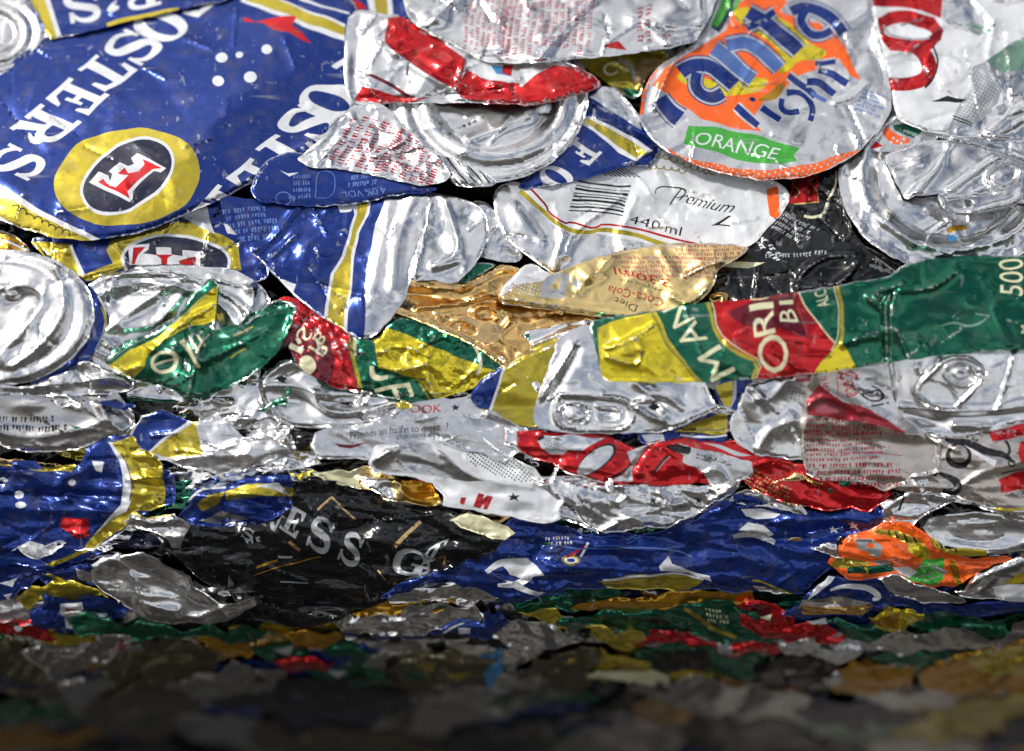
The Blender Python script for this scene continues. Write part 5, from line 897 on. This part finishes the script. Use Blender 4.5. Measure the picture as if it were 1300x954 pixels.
a_ += [A('brass', stroke(tn((380, 0), (500, 108)), 2.6)), A('brass', stroke(tn((380, 0), (310, 70)), 2.6)), A('brass', stroke(tn((820, 125), (690, 245)), 5)), A('brass', stroke(tn((180, 212), (235, 262)), 4)), A('amber', stroke(tn((0, 385), (150, 340), (340, 290)), 1.6)), A('amber', stroke(tn((20, 345), (130, 310)), 3)), A('brass', stroke(tn((610, 360), (650, 410)), 2.4)), A('amber', stroke(tn((685, 425), (712, 435)), 5)), A('amber', stroke(tn((900, 300), (935, 290), (930, 330)), 2)),
       A('grey', stroke(tn((140, 420), (270, 425)), 1.8)), A('grey', stroke(tn((130, 290), (200, 290)), 3)), A('grey', tn((740, 410), (850, 365), (830, 400), (770, 415)))]
a_ += rows('grey', tm((1180, 200))[0], (22, -2), (4, 10), 1, 8, 122)
thing('large black stout can with pale serif letters and gold lines in shade',
  B(outline=[(205, 690), (225, 655), (240, 668), (300, 666), (350, 658), (368, 640), (372, 608), (400, 605), (420, 602), (470, 618), (560, 640), (600, 655), (648, 676), (630, 700), (600, 716), (540, 730), (505, 745), (490, 765), (440, 782), (400, 795), (350, 796), (320, 790), (285, 750), (240, 725)], lift=20, base='black', art=a_, cr=(5.4, 26, 10, 2), sm=1, roll=7,
    feats=[('r', tn((430, 105), (700, 118), (900, 85)), 4, 3), ('r', tn((870, 90), (1000, 210), (1180, 230)), 4, 4), ('r', tn((560, 275), (800, 240), (980, 190)), 3, 4), ('r', tm((940, 190), (1080, 210), (1170, 190), (1200, 120)), 4, 3)]))
thing('cream card like can fragment on the right end of the black can',
  B(outline=[(566, 664), (580, 656), (600, 650), (640, 666), (650, 676), (638, 684), (624, 684), (600, 676)], lift=27, base='cream', cr=(2.5, 20, 0, 1), sm=0))
thing('small grey crumpled flap above the silver scoop',
  B(outline=tm((605, 110), (640, 80), (740, 100), (840, 70), (880, 110), (925, 165), (880, 250), (830, 255), (790, 200), (720, 150), (640, 125)), lift=30, base='dull', cr=(3.4, 14, 20, 1.3), sm=1, feats=[('r', tm((640, 110), (740, 140), (860, 110)), 5, 3)]))
thing('scoop shaped bright silver can wall in the lower left shade',
  B(outline=tm((445, 335), (540, 292), (570, 262), (700, 275), (860, 345), (960, 440), (1072, 512), (1140, 500), (1222, 482), (1228, 530), (1100, 600), (950, 622), (850, 612), (700, 592), (620, 540), (500, 470), (460, 400)), lift=30, base='bare', cr=(2.4, 28, 30, 1.4), sm=1, roll=8, rw=9,
    feats=[('r', tm((540, 300), (640, 360), (670, 500), (700, 570)), 6, 4), ('b', 215, 742, 50, 20, 32, -20), ('r', tm((680, 520), (760, 545), (850, 560)), 8, 5), ('b', 150, 735, 18, 26, 10, -9), ('r', tm((940, 600), (1080, 540), (1220, 485)), 6, 4), ('r', tm((700, 580), (840, 600), (950, 590)), 4, 5)]))
# ================================================================== lower middle and right
a_ = [A('white', tn((1215, 340), (1240, 305), (1330, 300), (1380, 340), (1420, 390), (1300, 400), (1260, 385))), A('white', tn((1230, 415), (1320, 440), (1420, 470), (1380, 480), (1280, 450))), A('white', to((10, 350), (90, 330), (160, 370), (100, 398), (30, 385))), A('white', to((0, 410), (60, 415), (120, 445), (90, 452))),
      A('gold', to((460, 412), (600, 388), (840, 368), (968, 412), (900, 448), (780, 464), (640, 462), (520, 455))), A('white', stroke(to((480, 408), (650, 395), (840, 365), (970, 405)), 2.6)),
      A('gold', ell(*to((320, 305))[0], 11, 7), ell(*to((320, 305))[0], 8, 4.4)), A('white', ell(*to((320, 305))[0], 8, 4.4), ell(*to((320, 305))[0], 5, 2.6)), A('red', stroke(to((300, 290), (350, 260), (395, 235)), 3.4)), A('white', stroke(to((365, 290), (405, 225)), 3)),
      A('white', to((750, 340), (790, 295), (810, 330), (1000, 390), (1010, 420), (900, 370), (760, 360))), A('white', to((1140, 60), (1250, 55), (1320, 80), (1260, 105), (1170, 95))), A('white', tp((-60, 90), (20, 55), (120, 85), (90, 105), (0, 108))),
      A('white', to((1130, 170), (1180, 125), (1260, 140), (1310, 190), (1260, 220), (1180, 170))), A('white', tp((-40, 190), (10, 130), (60, 180), (40, 215))),
      A('white', tp((372, 150), (385, 165), (405, 160), (392, 172), (400, 186), (380, 178), (362, 186), (368, 170), (355, 160), (370, 162))), A('white', tp((465, 122), (475, 135), (492, 132), (482, 142), (488, 156), (470, 148), (455, 156), (460, 142), (448, 134), (463, 134))),
      A('gold', stroke(tp((-20, 415), (80, 430), (220, 490)), 3)), A('bare', tp((-20, 440), (120, 450), (200, 490), (60, 500)))]
a_ += [A('white', stroke([(618, 728), (640, 712), (668, 714), (680, 728), (660, 742), (632, 744)], [6, 10, 12, 10, 8, 4])), A('pearl', stroke([(930, 682), (960, 676), (985, 690)], [5, 10, 6])), A('lblue', stroke([(700, 690), (760, 700), (820, 694), (880, 706)], 2))]
a_ += rows('white', to((200, 200))[0], (34, -4), (2, 12), 2, 4, 131, .8) + rows('lblue', to((580, 210))[0], (24, -16), (6, 8), 3, 4, 132)
a_ += rows('lblue', to((1160, 30))[0], (34, -4), (2, 9), 1, 4, 133)
thing('long crumpled blue lager can with white letter fragments across the lower middle',
  B(outline=[(480, 758), (505, 740), (540, 730), (590, 716), (610, 690), (640, 666), (655, 655), (680, 656), (700, 664), (745, 676), (800, 676), (860, 666), (885, 655), (905, 640), (935, 628), (960, 634), (1030, 650), (1112, 642), (1120, 660), (1105, 674), (1075, 684), (1062, 704), (1050, 728), (1022, 756), (960, 752), (900, 750), (850, 750), (780, 752), (740, 750), (700, 756), (640, 762), (600, 745), (560, 735), (510, 758)],
    lift=20, base='blue', art=a_, cr=(4.4, 26, 0, 2.4), sm=1, roll=7, rw=7,
    feats=[('r', tp((200, 150), (300, 110), (420, 120), (600, 100)), 6, 6), ('r', to((50, 190), (200, 210), (400, 230), (700, 270)), 5, 4), ('r', to((700, 60), (900, 120), (1050, 60)), 5, 4), ('s', (1120, 690), (960, 700), 4, 8), ('r', to((250, 330), (500, 350), (760, 380)), 4, 4), ('r', to((1040, 80), (1120, 20), (1180, 20)), 5, 4)]))
a_ = [A('grey', tp((470, 212), (560, 208), (612, 250), (600, 302), (560, 300), (530, 275), (490, 265))), A('orange', ell(*tp((552, 245))[0], 5, 4)), A('grey', tp((555, 320), (640, 318), (650, 335), (590, 340))), A('gold', tp((380, 300), (460, 310), (555, 330), (540, 350), (420, 350), (360, 345))), A('green', tp((440, 350), (560, 345), (660, 335), (665, 370), (560, 385), (440, 378))), A('yellow', stroke(tp((530, 350), (545, 385)), 3)),
      A('lgreen', tp((790, 350), (820, 290), (860, 310), (910, 300), (905, 400), (860, 440), (740, 410), (700, 380), (760, 370))), A('white', tp((660, 350), (740, 345), (790, 370), (740, 400), (690, 380))), A('orange', tp((700, 260), (740, 250), (770, 320), (730, 340))),
      A('pearl', stroke(tp((780, 400), (860, 370)), 1.6)), A('pearl', stroke(tp((810, 420), (890, 385)), 1.6)), A('yellow', tp((740, 190), (830, 250), (850, 310), (790, 300), (740, 260))), A('orange', tp((900, 260), (1160, 300), (1120, 350), (970, 440), (930, 380))), A('amber', tp((930, 330), (960, 300), (990, 420), (965, 436)))]
thing('orange and green soft drink can crushed under the silver base on the right',
  B(outline=tp((350, 330), (400, 250), (450, 190), (560, 165), (600, 130), (620, 105), (780, 130), (830, 190), (900, 250), (1040, 285), (1250, 290), (1240, 318), (1150, 330), (1040, 400), (965, 445), (900, 440), (820, 450), (700, 400), (560, 392), (440, 385)), lift=26, base='orange', art=a_, cr=(4.4, 16, 20, 1.6), sm=1, feats=[('r', tp((600, 170), (760, 300)), 4, 4), ('r', tp((640, 110), (800, 180)), 4, 3)]))
thing('thin twisted gold and black striped rim over the orange can',
  B(outline=tp((570, 158), (600, 148), (760, 188), (880, 225), (1050, 262), (1130, 275), (1130, 292), (1000, 285), (860, 255), (740, 222), (600, 180)), lift=34, base='gold', cr=(1.4, 12, 10, 2), sm=1, roll=5, rw=5, art=[A('black', stroke(tp((640 + i * 40, 160 + i * 10), (655 + i * 40, 205 + i * 8)), 2.6)) for i in range(9)]))
thing('smooth bowl shaped silver can base at the lower right',
  B(outline=tp((800, 150), (840, 110), (930, 85), (1060, 70), (1200, 95), (1400, 110), (1400, 230), (1300, 265), (1180, 278), (1060, 262), (900, 230), (830, 190)), lift=30, base='bare', cr=(1.6, 34, 0, 2), sm=2, roll=9, rw=11, jag=.2, feats=[('e', 1240, 672, 78, 34, 4, [(0, -8), (.5, -6), (.8, 1), (.92, 5), (1, 0)])]))
a_ = [A('white', tp((270, 470), (330, 380), (375, 390), (360, 420), (300, 470), (240, 510))), A('white', stroke(tp((360, 460), (440, 436), (540, 440), (600, 490), (560, 500)), [3, 7, 8, 8, 4])), A('bare', tp((220, 500), (400, 490), (560, 520), (480, 545), (200, 540))), A('goldlid', tp((215, 525), (400, 540), (570, 530), (520, 585), (330, 570), (225, 570)))]
thing('blue and white can curl above a gold rim right of the long blue can',
  B(outline=tp((150, 560), (230, 500), (300, 430), (350, 370), (440, 380), (590, 390), (620, 440), (660, 480), (800, 500), (1000, 520), (1400, 510), (1400, 560), (1000, 575), (800, 560), (640, 520), (590, 520), (520, 590), (330, 580), (220, 580)), lift=20, base='blue', art=a_, cr=(3.6, 18, 5, 2.2), sm=1, feats=[('r', tp((230, 540), (560, 560)), 5, 4)]))
thing('smooth silver tongue of can below the orange and green can',
  B(outline=tp((575, 392), (660, 385), (760, 410), (880, 450), (1010, 485), (1020, 508), (900, 512), (760, 495), (640, 450)), lift=30, base='dull', cr=(1.8, 22, 15, 1.8), sm=1, roll=7))
a_ = text('red', '124ml', tp((1165, 480))[0], tp((1310, 500))[0], (2, -11), .2, .04) + [A('yellow', tp((1200, 420), (1260, 380), (1400, 350), (1400, 420), (1280, 422))), A('white', tp((1140, 440), (1220, 424), (1400, 425), (1400, 515), (1160, 505)))]
thing('silver can fold with red millilitre print at the lower right edge',
  B(outline=tp((955, 450), (1040, 400), (1160, 335), (1300, 300), (1400, 290), (1400, 512), (1200, 512), (1080, 500), (1000, 480)), lift=28, base='bare', art=a_, cr=(3.6, 18, -25, 2), sm=1, feats=[('r', tp((970, 460), (1120, 380), (1300, 320)), 5, 4), ('r', tp((1040, 500), (1150, 400)), 5, 4)]))

# ================================================================== the shaded bottom of the bale, further back and out of focus
def low(label, pts, base, fr=None, lift=8, art=(), cr=(4, 18, 0, 2), roll=7):
    p = np.array(pts if fr is None else fr(*pts), float)
    c = p.mean(0); p = c + (p - c) * (1.16, 1.1)
    rg = random.Random(int(c[0] * 7 + c[1])); q = []
    for i in range(len(p)):              # corners stay sharp and some are nicked
        q.append(p[i])
        if rg.random() < .35:
            m = (p[i] + p[(i + 1) % len(p)]) / 2; q.append(m + (c - m) * rg.uniform(-.12, .22))
    p = q
    thing(label, B(outline=p, lift=lift, base=base, art=list(art), cr=(cr[0] + 2, cr[1], cr[2], cr[3]), roll=4, rw=5, step=3.6, sm=0, jag=.8))
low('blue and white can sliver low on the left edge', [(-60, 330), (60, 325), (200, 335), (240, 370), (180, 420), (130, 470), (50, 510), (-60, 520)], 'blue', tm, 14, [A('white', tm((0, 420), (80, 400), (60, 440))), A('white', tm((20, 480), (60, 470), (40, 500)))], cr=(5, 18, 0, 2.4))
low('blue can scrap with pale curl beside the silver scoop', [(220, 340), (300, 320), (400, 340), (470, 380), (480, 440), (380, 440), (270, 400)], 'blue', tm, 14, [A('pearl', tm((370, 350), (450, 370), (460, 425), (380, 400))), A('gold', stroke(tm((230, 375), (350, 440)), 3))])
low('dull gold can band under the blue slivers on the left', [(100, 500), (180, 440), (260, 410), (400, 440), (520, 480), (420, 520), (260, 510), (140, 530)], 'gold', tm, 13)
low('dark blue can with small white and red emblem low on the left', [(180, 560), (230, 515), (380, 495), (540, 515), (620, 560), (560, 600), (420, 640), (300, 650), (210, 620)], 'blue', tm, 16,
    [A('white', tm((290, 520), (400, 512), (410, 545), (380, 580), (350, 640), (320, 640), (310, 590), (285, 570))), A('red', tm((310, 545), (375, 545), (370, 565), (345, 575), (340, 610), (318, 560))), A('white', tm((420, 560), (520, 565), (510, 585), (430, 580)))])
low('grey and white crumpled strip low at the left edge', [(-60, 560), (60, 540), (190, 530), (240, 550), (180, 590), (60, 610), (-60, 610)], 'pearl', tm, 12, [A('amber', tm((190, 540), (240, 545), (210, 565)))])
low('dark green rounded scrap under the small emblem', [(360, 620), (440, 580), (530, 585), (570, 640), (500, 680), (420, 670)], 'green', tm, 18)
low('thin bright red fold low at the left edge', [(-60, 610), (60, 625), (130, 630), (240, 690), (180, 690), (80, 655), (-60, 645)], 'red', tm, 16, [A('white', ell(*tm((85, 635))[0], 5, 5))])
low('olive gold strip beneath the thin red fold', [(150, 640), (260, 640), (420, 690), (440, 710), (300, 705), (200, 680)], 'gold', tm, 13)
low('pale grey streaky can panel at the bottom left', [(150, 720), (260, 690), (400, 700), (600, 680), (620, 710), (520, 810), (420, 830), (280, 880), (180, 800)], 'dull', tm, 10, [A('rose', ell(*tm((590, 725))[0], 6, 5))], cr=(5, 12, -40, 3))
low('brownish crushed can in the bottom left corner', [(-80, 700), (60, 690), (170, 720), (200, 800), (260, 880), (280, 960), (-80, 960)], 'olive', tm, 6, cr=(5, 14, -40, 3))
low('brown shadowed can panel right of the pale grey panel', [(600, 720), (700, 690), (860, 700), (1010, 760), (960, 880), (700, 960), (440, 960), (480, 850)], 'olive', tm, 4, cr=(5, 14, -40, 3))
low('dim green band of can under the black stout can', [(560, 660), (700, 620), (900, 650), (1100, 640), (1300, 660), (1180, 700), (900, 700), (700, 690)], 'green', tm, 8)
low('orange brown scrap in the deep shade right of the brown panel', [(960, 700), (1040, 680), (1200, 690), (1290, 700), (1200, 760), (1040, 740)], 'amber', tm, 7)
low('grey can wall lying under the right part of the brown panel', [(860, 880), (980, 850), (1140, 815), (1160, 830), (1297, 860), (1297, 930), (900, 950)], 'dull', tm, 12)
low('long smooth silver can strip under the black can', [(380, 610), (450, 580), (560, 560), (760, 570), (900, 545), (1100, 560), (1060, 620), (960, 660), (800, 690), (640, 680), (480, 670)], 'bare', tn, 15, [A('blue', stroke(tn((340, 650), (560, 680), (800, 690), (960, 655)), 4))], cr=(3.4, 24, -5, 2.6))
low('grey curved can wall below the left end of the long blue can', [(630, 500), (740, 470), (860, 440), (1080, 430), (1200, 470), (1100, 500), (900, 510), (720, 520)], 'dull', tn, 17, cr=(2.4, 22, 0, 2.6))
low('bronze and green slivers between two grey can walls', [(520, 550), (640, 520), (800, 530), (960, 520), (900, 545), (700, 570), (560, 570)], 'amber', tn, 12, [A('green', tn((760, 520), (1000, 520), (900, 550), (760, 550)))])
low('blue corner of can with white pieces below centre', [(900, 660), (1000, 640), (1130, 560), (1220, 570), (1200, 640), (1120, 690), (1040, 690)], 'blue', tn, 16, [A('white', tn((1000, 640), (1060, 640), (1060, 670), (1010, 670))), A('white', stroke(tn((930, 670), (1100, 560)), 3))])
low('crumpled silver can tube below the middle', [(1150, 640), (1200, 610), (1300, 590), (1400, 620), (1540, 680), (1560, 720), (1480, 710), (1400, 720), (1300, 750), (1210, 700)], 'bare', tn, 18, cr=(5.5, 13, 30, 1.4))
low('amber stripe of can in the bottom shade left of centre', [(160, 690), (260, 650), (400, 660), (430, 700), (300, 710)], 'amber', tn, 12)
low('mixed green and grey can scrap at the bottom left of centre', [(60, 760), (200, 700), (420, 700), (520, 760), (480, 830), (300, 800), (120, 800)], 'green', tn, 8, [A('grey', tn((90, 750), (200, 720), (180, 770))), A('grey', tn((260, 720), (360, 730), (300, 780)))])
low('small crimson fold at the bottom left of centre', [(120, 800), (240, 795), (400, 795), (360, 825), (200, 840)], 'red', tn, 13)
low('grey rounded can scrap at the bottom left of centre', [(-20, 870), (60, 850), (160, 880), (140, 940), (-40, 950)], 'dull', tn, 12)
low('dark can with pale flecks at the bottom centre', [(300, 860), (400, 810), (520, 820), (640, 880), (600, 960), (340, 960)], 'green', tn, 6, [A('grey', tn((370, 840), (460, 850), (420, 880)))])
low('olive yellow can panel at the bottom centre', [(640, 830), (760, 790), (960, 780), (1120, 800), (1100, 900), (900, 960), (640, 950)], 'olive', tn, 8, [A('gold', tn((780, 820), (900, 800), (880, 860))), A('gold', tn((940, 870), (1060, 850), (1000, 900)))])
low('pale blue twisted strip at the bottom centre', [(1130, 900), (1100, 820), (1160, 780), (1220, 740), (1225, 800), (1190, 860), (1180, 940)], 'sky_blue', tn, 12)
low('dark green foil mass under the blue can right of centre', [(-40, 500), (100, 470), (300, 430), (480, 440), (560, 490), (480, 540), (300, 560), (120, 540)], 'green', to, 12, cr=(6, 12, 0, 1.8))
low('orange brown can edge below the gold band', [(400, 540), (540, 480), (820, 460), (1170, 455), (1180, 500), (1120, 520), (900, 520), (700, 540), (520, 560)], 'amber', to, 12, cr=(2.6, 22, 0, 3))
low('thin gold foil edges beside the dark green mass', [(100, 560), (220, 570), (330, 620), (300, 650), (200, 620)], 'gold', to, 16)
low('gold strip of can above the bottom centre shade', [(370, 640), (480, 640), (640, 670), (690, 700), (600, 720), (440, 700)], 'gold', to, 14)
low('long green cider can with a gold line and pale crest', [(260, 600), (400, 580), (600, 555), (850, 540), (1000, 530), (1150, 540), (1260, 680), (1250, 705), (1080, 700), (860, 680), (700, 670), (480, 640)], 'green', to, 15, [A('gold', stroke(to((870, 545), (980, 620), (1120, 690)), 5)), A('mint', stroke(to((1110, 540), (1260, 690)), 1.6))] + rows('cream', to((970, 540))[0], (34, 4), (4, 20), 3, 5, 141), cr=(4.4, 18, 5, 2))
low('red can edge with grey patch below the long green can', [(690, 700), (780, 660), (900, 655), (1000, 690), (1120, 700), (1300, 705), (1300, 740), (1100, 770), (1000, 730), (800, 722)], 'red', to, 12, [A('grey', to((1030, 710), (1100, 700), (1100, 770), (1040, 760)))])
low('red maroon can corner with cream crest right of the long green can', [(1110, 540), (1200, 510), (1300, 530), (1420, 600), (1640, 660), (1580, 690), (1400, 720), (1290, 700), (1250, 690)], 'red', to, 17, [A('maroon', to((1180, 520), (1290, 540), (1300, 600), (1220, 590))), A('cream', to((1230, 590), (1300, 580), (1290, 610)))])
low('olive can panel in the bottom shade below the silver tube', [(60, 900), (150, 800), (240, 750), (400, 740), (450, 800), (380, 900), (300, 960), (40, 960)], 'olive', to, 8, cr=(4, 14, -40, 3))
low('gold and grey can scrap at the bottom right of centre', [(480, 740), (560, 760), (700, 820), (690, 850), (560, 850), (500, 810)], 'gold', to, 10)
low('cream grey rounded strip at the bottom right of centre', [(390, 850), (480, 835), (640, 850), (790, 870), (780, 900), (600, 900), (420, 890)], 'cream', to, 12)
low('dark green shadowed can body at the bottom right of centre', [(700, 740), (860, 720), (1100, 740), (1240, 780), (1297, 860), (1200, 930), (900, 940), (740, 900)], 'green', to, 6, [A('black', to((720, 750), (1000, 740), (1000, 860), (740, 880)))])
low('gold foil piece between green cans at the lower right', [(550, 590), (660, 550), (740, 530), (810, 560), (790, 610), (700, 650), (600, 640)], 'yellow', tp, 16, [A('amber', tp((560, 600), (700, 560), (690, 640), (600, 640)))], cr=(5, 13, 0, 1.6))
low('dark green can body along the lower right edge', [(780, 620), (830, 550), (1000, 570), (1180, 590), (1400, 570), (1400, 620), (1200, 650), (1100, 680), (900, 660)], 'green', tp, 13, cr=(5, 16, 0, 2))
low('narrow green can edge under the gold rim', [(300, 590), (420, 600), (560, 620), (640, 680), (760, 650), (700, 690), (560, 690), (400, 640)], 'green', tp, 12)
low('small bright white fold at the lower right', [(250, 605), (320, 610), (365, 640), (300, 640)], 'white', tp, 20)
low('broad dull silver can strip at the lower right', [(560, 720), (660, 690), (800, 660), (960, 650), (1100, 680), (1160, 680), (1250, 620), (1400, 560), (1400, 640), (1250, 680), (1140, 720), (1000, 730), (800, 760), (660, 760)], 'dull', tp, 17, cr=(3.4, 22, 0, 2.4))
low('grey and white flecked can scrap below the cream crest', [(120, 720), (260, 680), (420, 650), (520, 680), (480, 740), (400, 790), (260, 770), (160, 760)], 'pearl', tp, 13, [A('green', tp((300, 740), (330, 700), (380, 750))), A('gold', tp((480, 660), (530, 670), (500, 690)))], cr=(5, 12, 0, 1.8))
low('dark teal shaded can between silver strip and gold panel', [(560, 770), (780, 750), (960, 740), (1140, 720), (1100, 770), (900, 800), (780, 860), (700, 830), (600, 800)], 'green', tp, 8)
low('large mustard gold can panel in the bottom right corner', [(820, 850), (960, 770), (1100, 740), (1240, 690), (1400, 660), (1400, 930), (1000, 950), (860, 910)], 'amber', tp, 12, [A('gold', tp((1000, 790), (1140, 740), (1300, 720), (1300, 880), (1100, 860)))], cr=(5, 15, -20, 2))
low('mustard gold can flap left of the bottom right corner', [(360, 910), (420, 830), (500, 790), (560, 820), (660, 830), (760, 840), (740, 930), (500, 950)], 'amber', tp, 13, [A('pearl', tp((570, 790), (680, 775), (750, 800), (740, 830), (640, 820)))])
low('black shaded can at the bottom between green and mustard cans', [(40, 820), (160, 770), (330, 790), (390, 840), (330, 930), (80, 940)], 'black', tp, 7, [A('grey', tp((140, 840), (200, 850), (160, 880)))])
low('pale grey edge of can beside the mustard flap', [(330, 900), (390, 850), (430, 840), (440, 880), (380, 930)], 'pearl', tp, 13)
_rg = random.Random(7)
_bk = [('green', 'dark green'), ('dull', 'dull grey'), ('navy', 'dark blue'), ('olive', 'olive brown'), ('black', 'black'), ('amber', 'mustard'), ('black', 'pitch black'), ('dull', 'dull silver')]  # added cans; dark colours carry the shade of the bottom rows
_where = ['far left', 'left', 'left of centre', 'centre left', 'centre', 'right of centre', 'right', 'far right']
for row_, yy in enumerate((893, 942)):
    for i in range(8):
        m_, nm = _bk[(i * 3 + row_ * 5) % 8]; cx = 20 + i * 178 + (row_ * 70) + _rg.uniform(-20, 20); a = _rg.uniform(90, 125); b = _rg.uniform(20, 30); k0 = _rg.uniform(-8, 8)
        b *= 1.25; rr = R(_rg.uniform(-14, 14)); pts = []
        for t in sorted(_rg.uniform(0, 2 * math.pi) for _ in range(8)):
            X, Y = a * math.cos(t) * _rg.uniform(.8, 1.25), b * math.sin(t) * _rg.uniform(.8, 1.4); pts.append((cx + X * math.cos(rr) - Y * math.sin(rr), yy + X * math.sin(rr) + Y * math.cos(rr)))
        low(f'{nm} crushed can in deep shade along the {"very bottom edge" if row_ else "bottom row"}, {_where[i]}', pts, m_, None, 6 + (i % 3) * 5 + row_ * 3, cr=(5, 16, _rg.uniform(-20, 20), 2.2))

# layers of more crushed cans that show only as slivers in the gaps
_rg = random.Random(23)
_fm = ['dull', 'bare', 'blue', 'black', 'green', 'bare', 'gold', 'navy', 'dull', 'brass', 'bare', 'black', 'blue', 'dull', 'bare', 'green']
for j, yy in enumerate(range(505, 965, 27)):
    for i in range(6):
        cx = i * 250 + (j % 3) * 85 - 20 + _rg.uniform(-30, 30); cy = yy + _rg.uniform(-8, 8); rr = R(_rg.uniform(-14, 14)); pts = []
        for t in np.linspace(0, 2 * math.pi, 9, endpoint=False):
            X, Y = 150 * math.cos(t) * _rg.uniform(.8, 1.15), 20 * math.sin(t) * _rg.uniform(.8, 1.4); pts.append((cx + X * math.cos(rr) - Y * math.sin(rr), cy + X * math.sin(rr) + Y * math.cos(rr)))
        thing('edge of a crushed can showing only in a gap between the cans in front',
              B(outline=pts, lift=-8 + 5 * ((i + j) % 3), base=_fm[(i * 5 + j * 3) % 16], cr=(6, 18, _rg.uniform(-15, 15), 2.6), roll=4, rw=5, step=4.2, sm=0, jag=.8), group='cans showing only as slivers in the gaps')

_rg = random.Random(91)
_sl = ['bare', 'bare', 'dull', 'gold', 'blue', 'pearl', 'bare', 'brass', 'white', 'green']
for i in range(46):
    cx = (i * 331) % 1300 + _rg.uniform(-20, 20); cy = 505 + (i * 97) % 290 + _rg.uniform(-8, 8); a = _rg.uniform(16, 42); b = _rg.uniform(4, 9); rr = R(_rg.gauss(0, 16)); pts = []
    for t in sorted(_rg.uniform(0, 2 * math.pi) for _ in range(7)):
        X, Y = a * math.cos(t) * _rg.uniform(.7, 1.3), b * math.sin(t) * _rg.uniform(.7, 1.5); pts.append((cx + X * math.cos(rr) - Y * math.sin(rr), cy + X * math.sin(rr) + Y * math.cos(rr)))
    if (170 < cx < 640 and 600 < cy < 790) or (640 < cx < 1040 and 660 < cy < 740): continue
    if min(math.dist(pts[k], pts[k - 1]) for k in range(7)) < 1.5: continue
    thing('small torn sliver of can metal caught between the bigger cans in the lower half', B(outline=pts, lift=_rg.uniform(26, 36) - max(0, cy - 600) * .03, base=_sl[i % 10], cr=(5, 9, _rg.uniform(-20, 20), 2), roll=4, rw=4, thick=5, sm=0, jag=.9), cat='can scrap', name='can_scrap', group='small torn slivers of can')
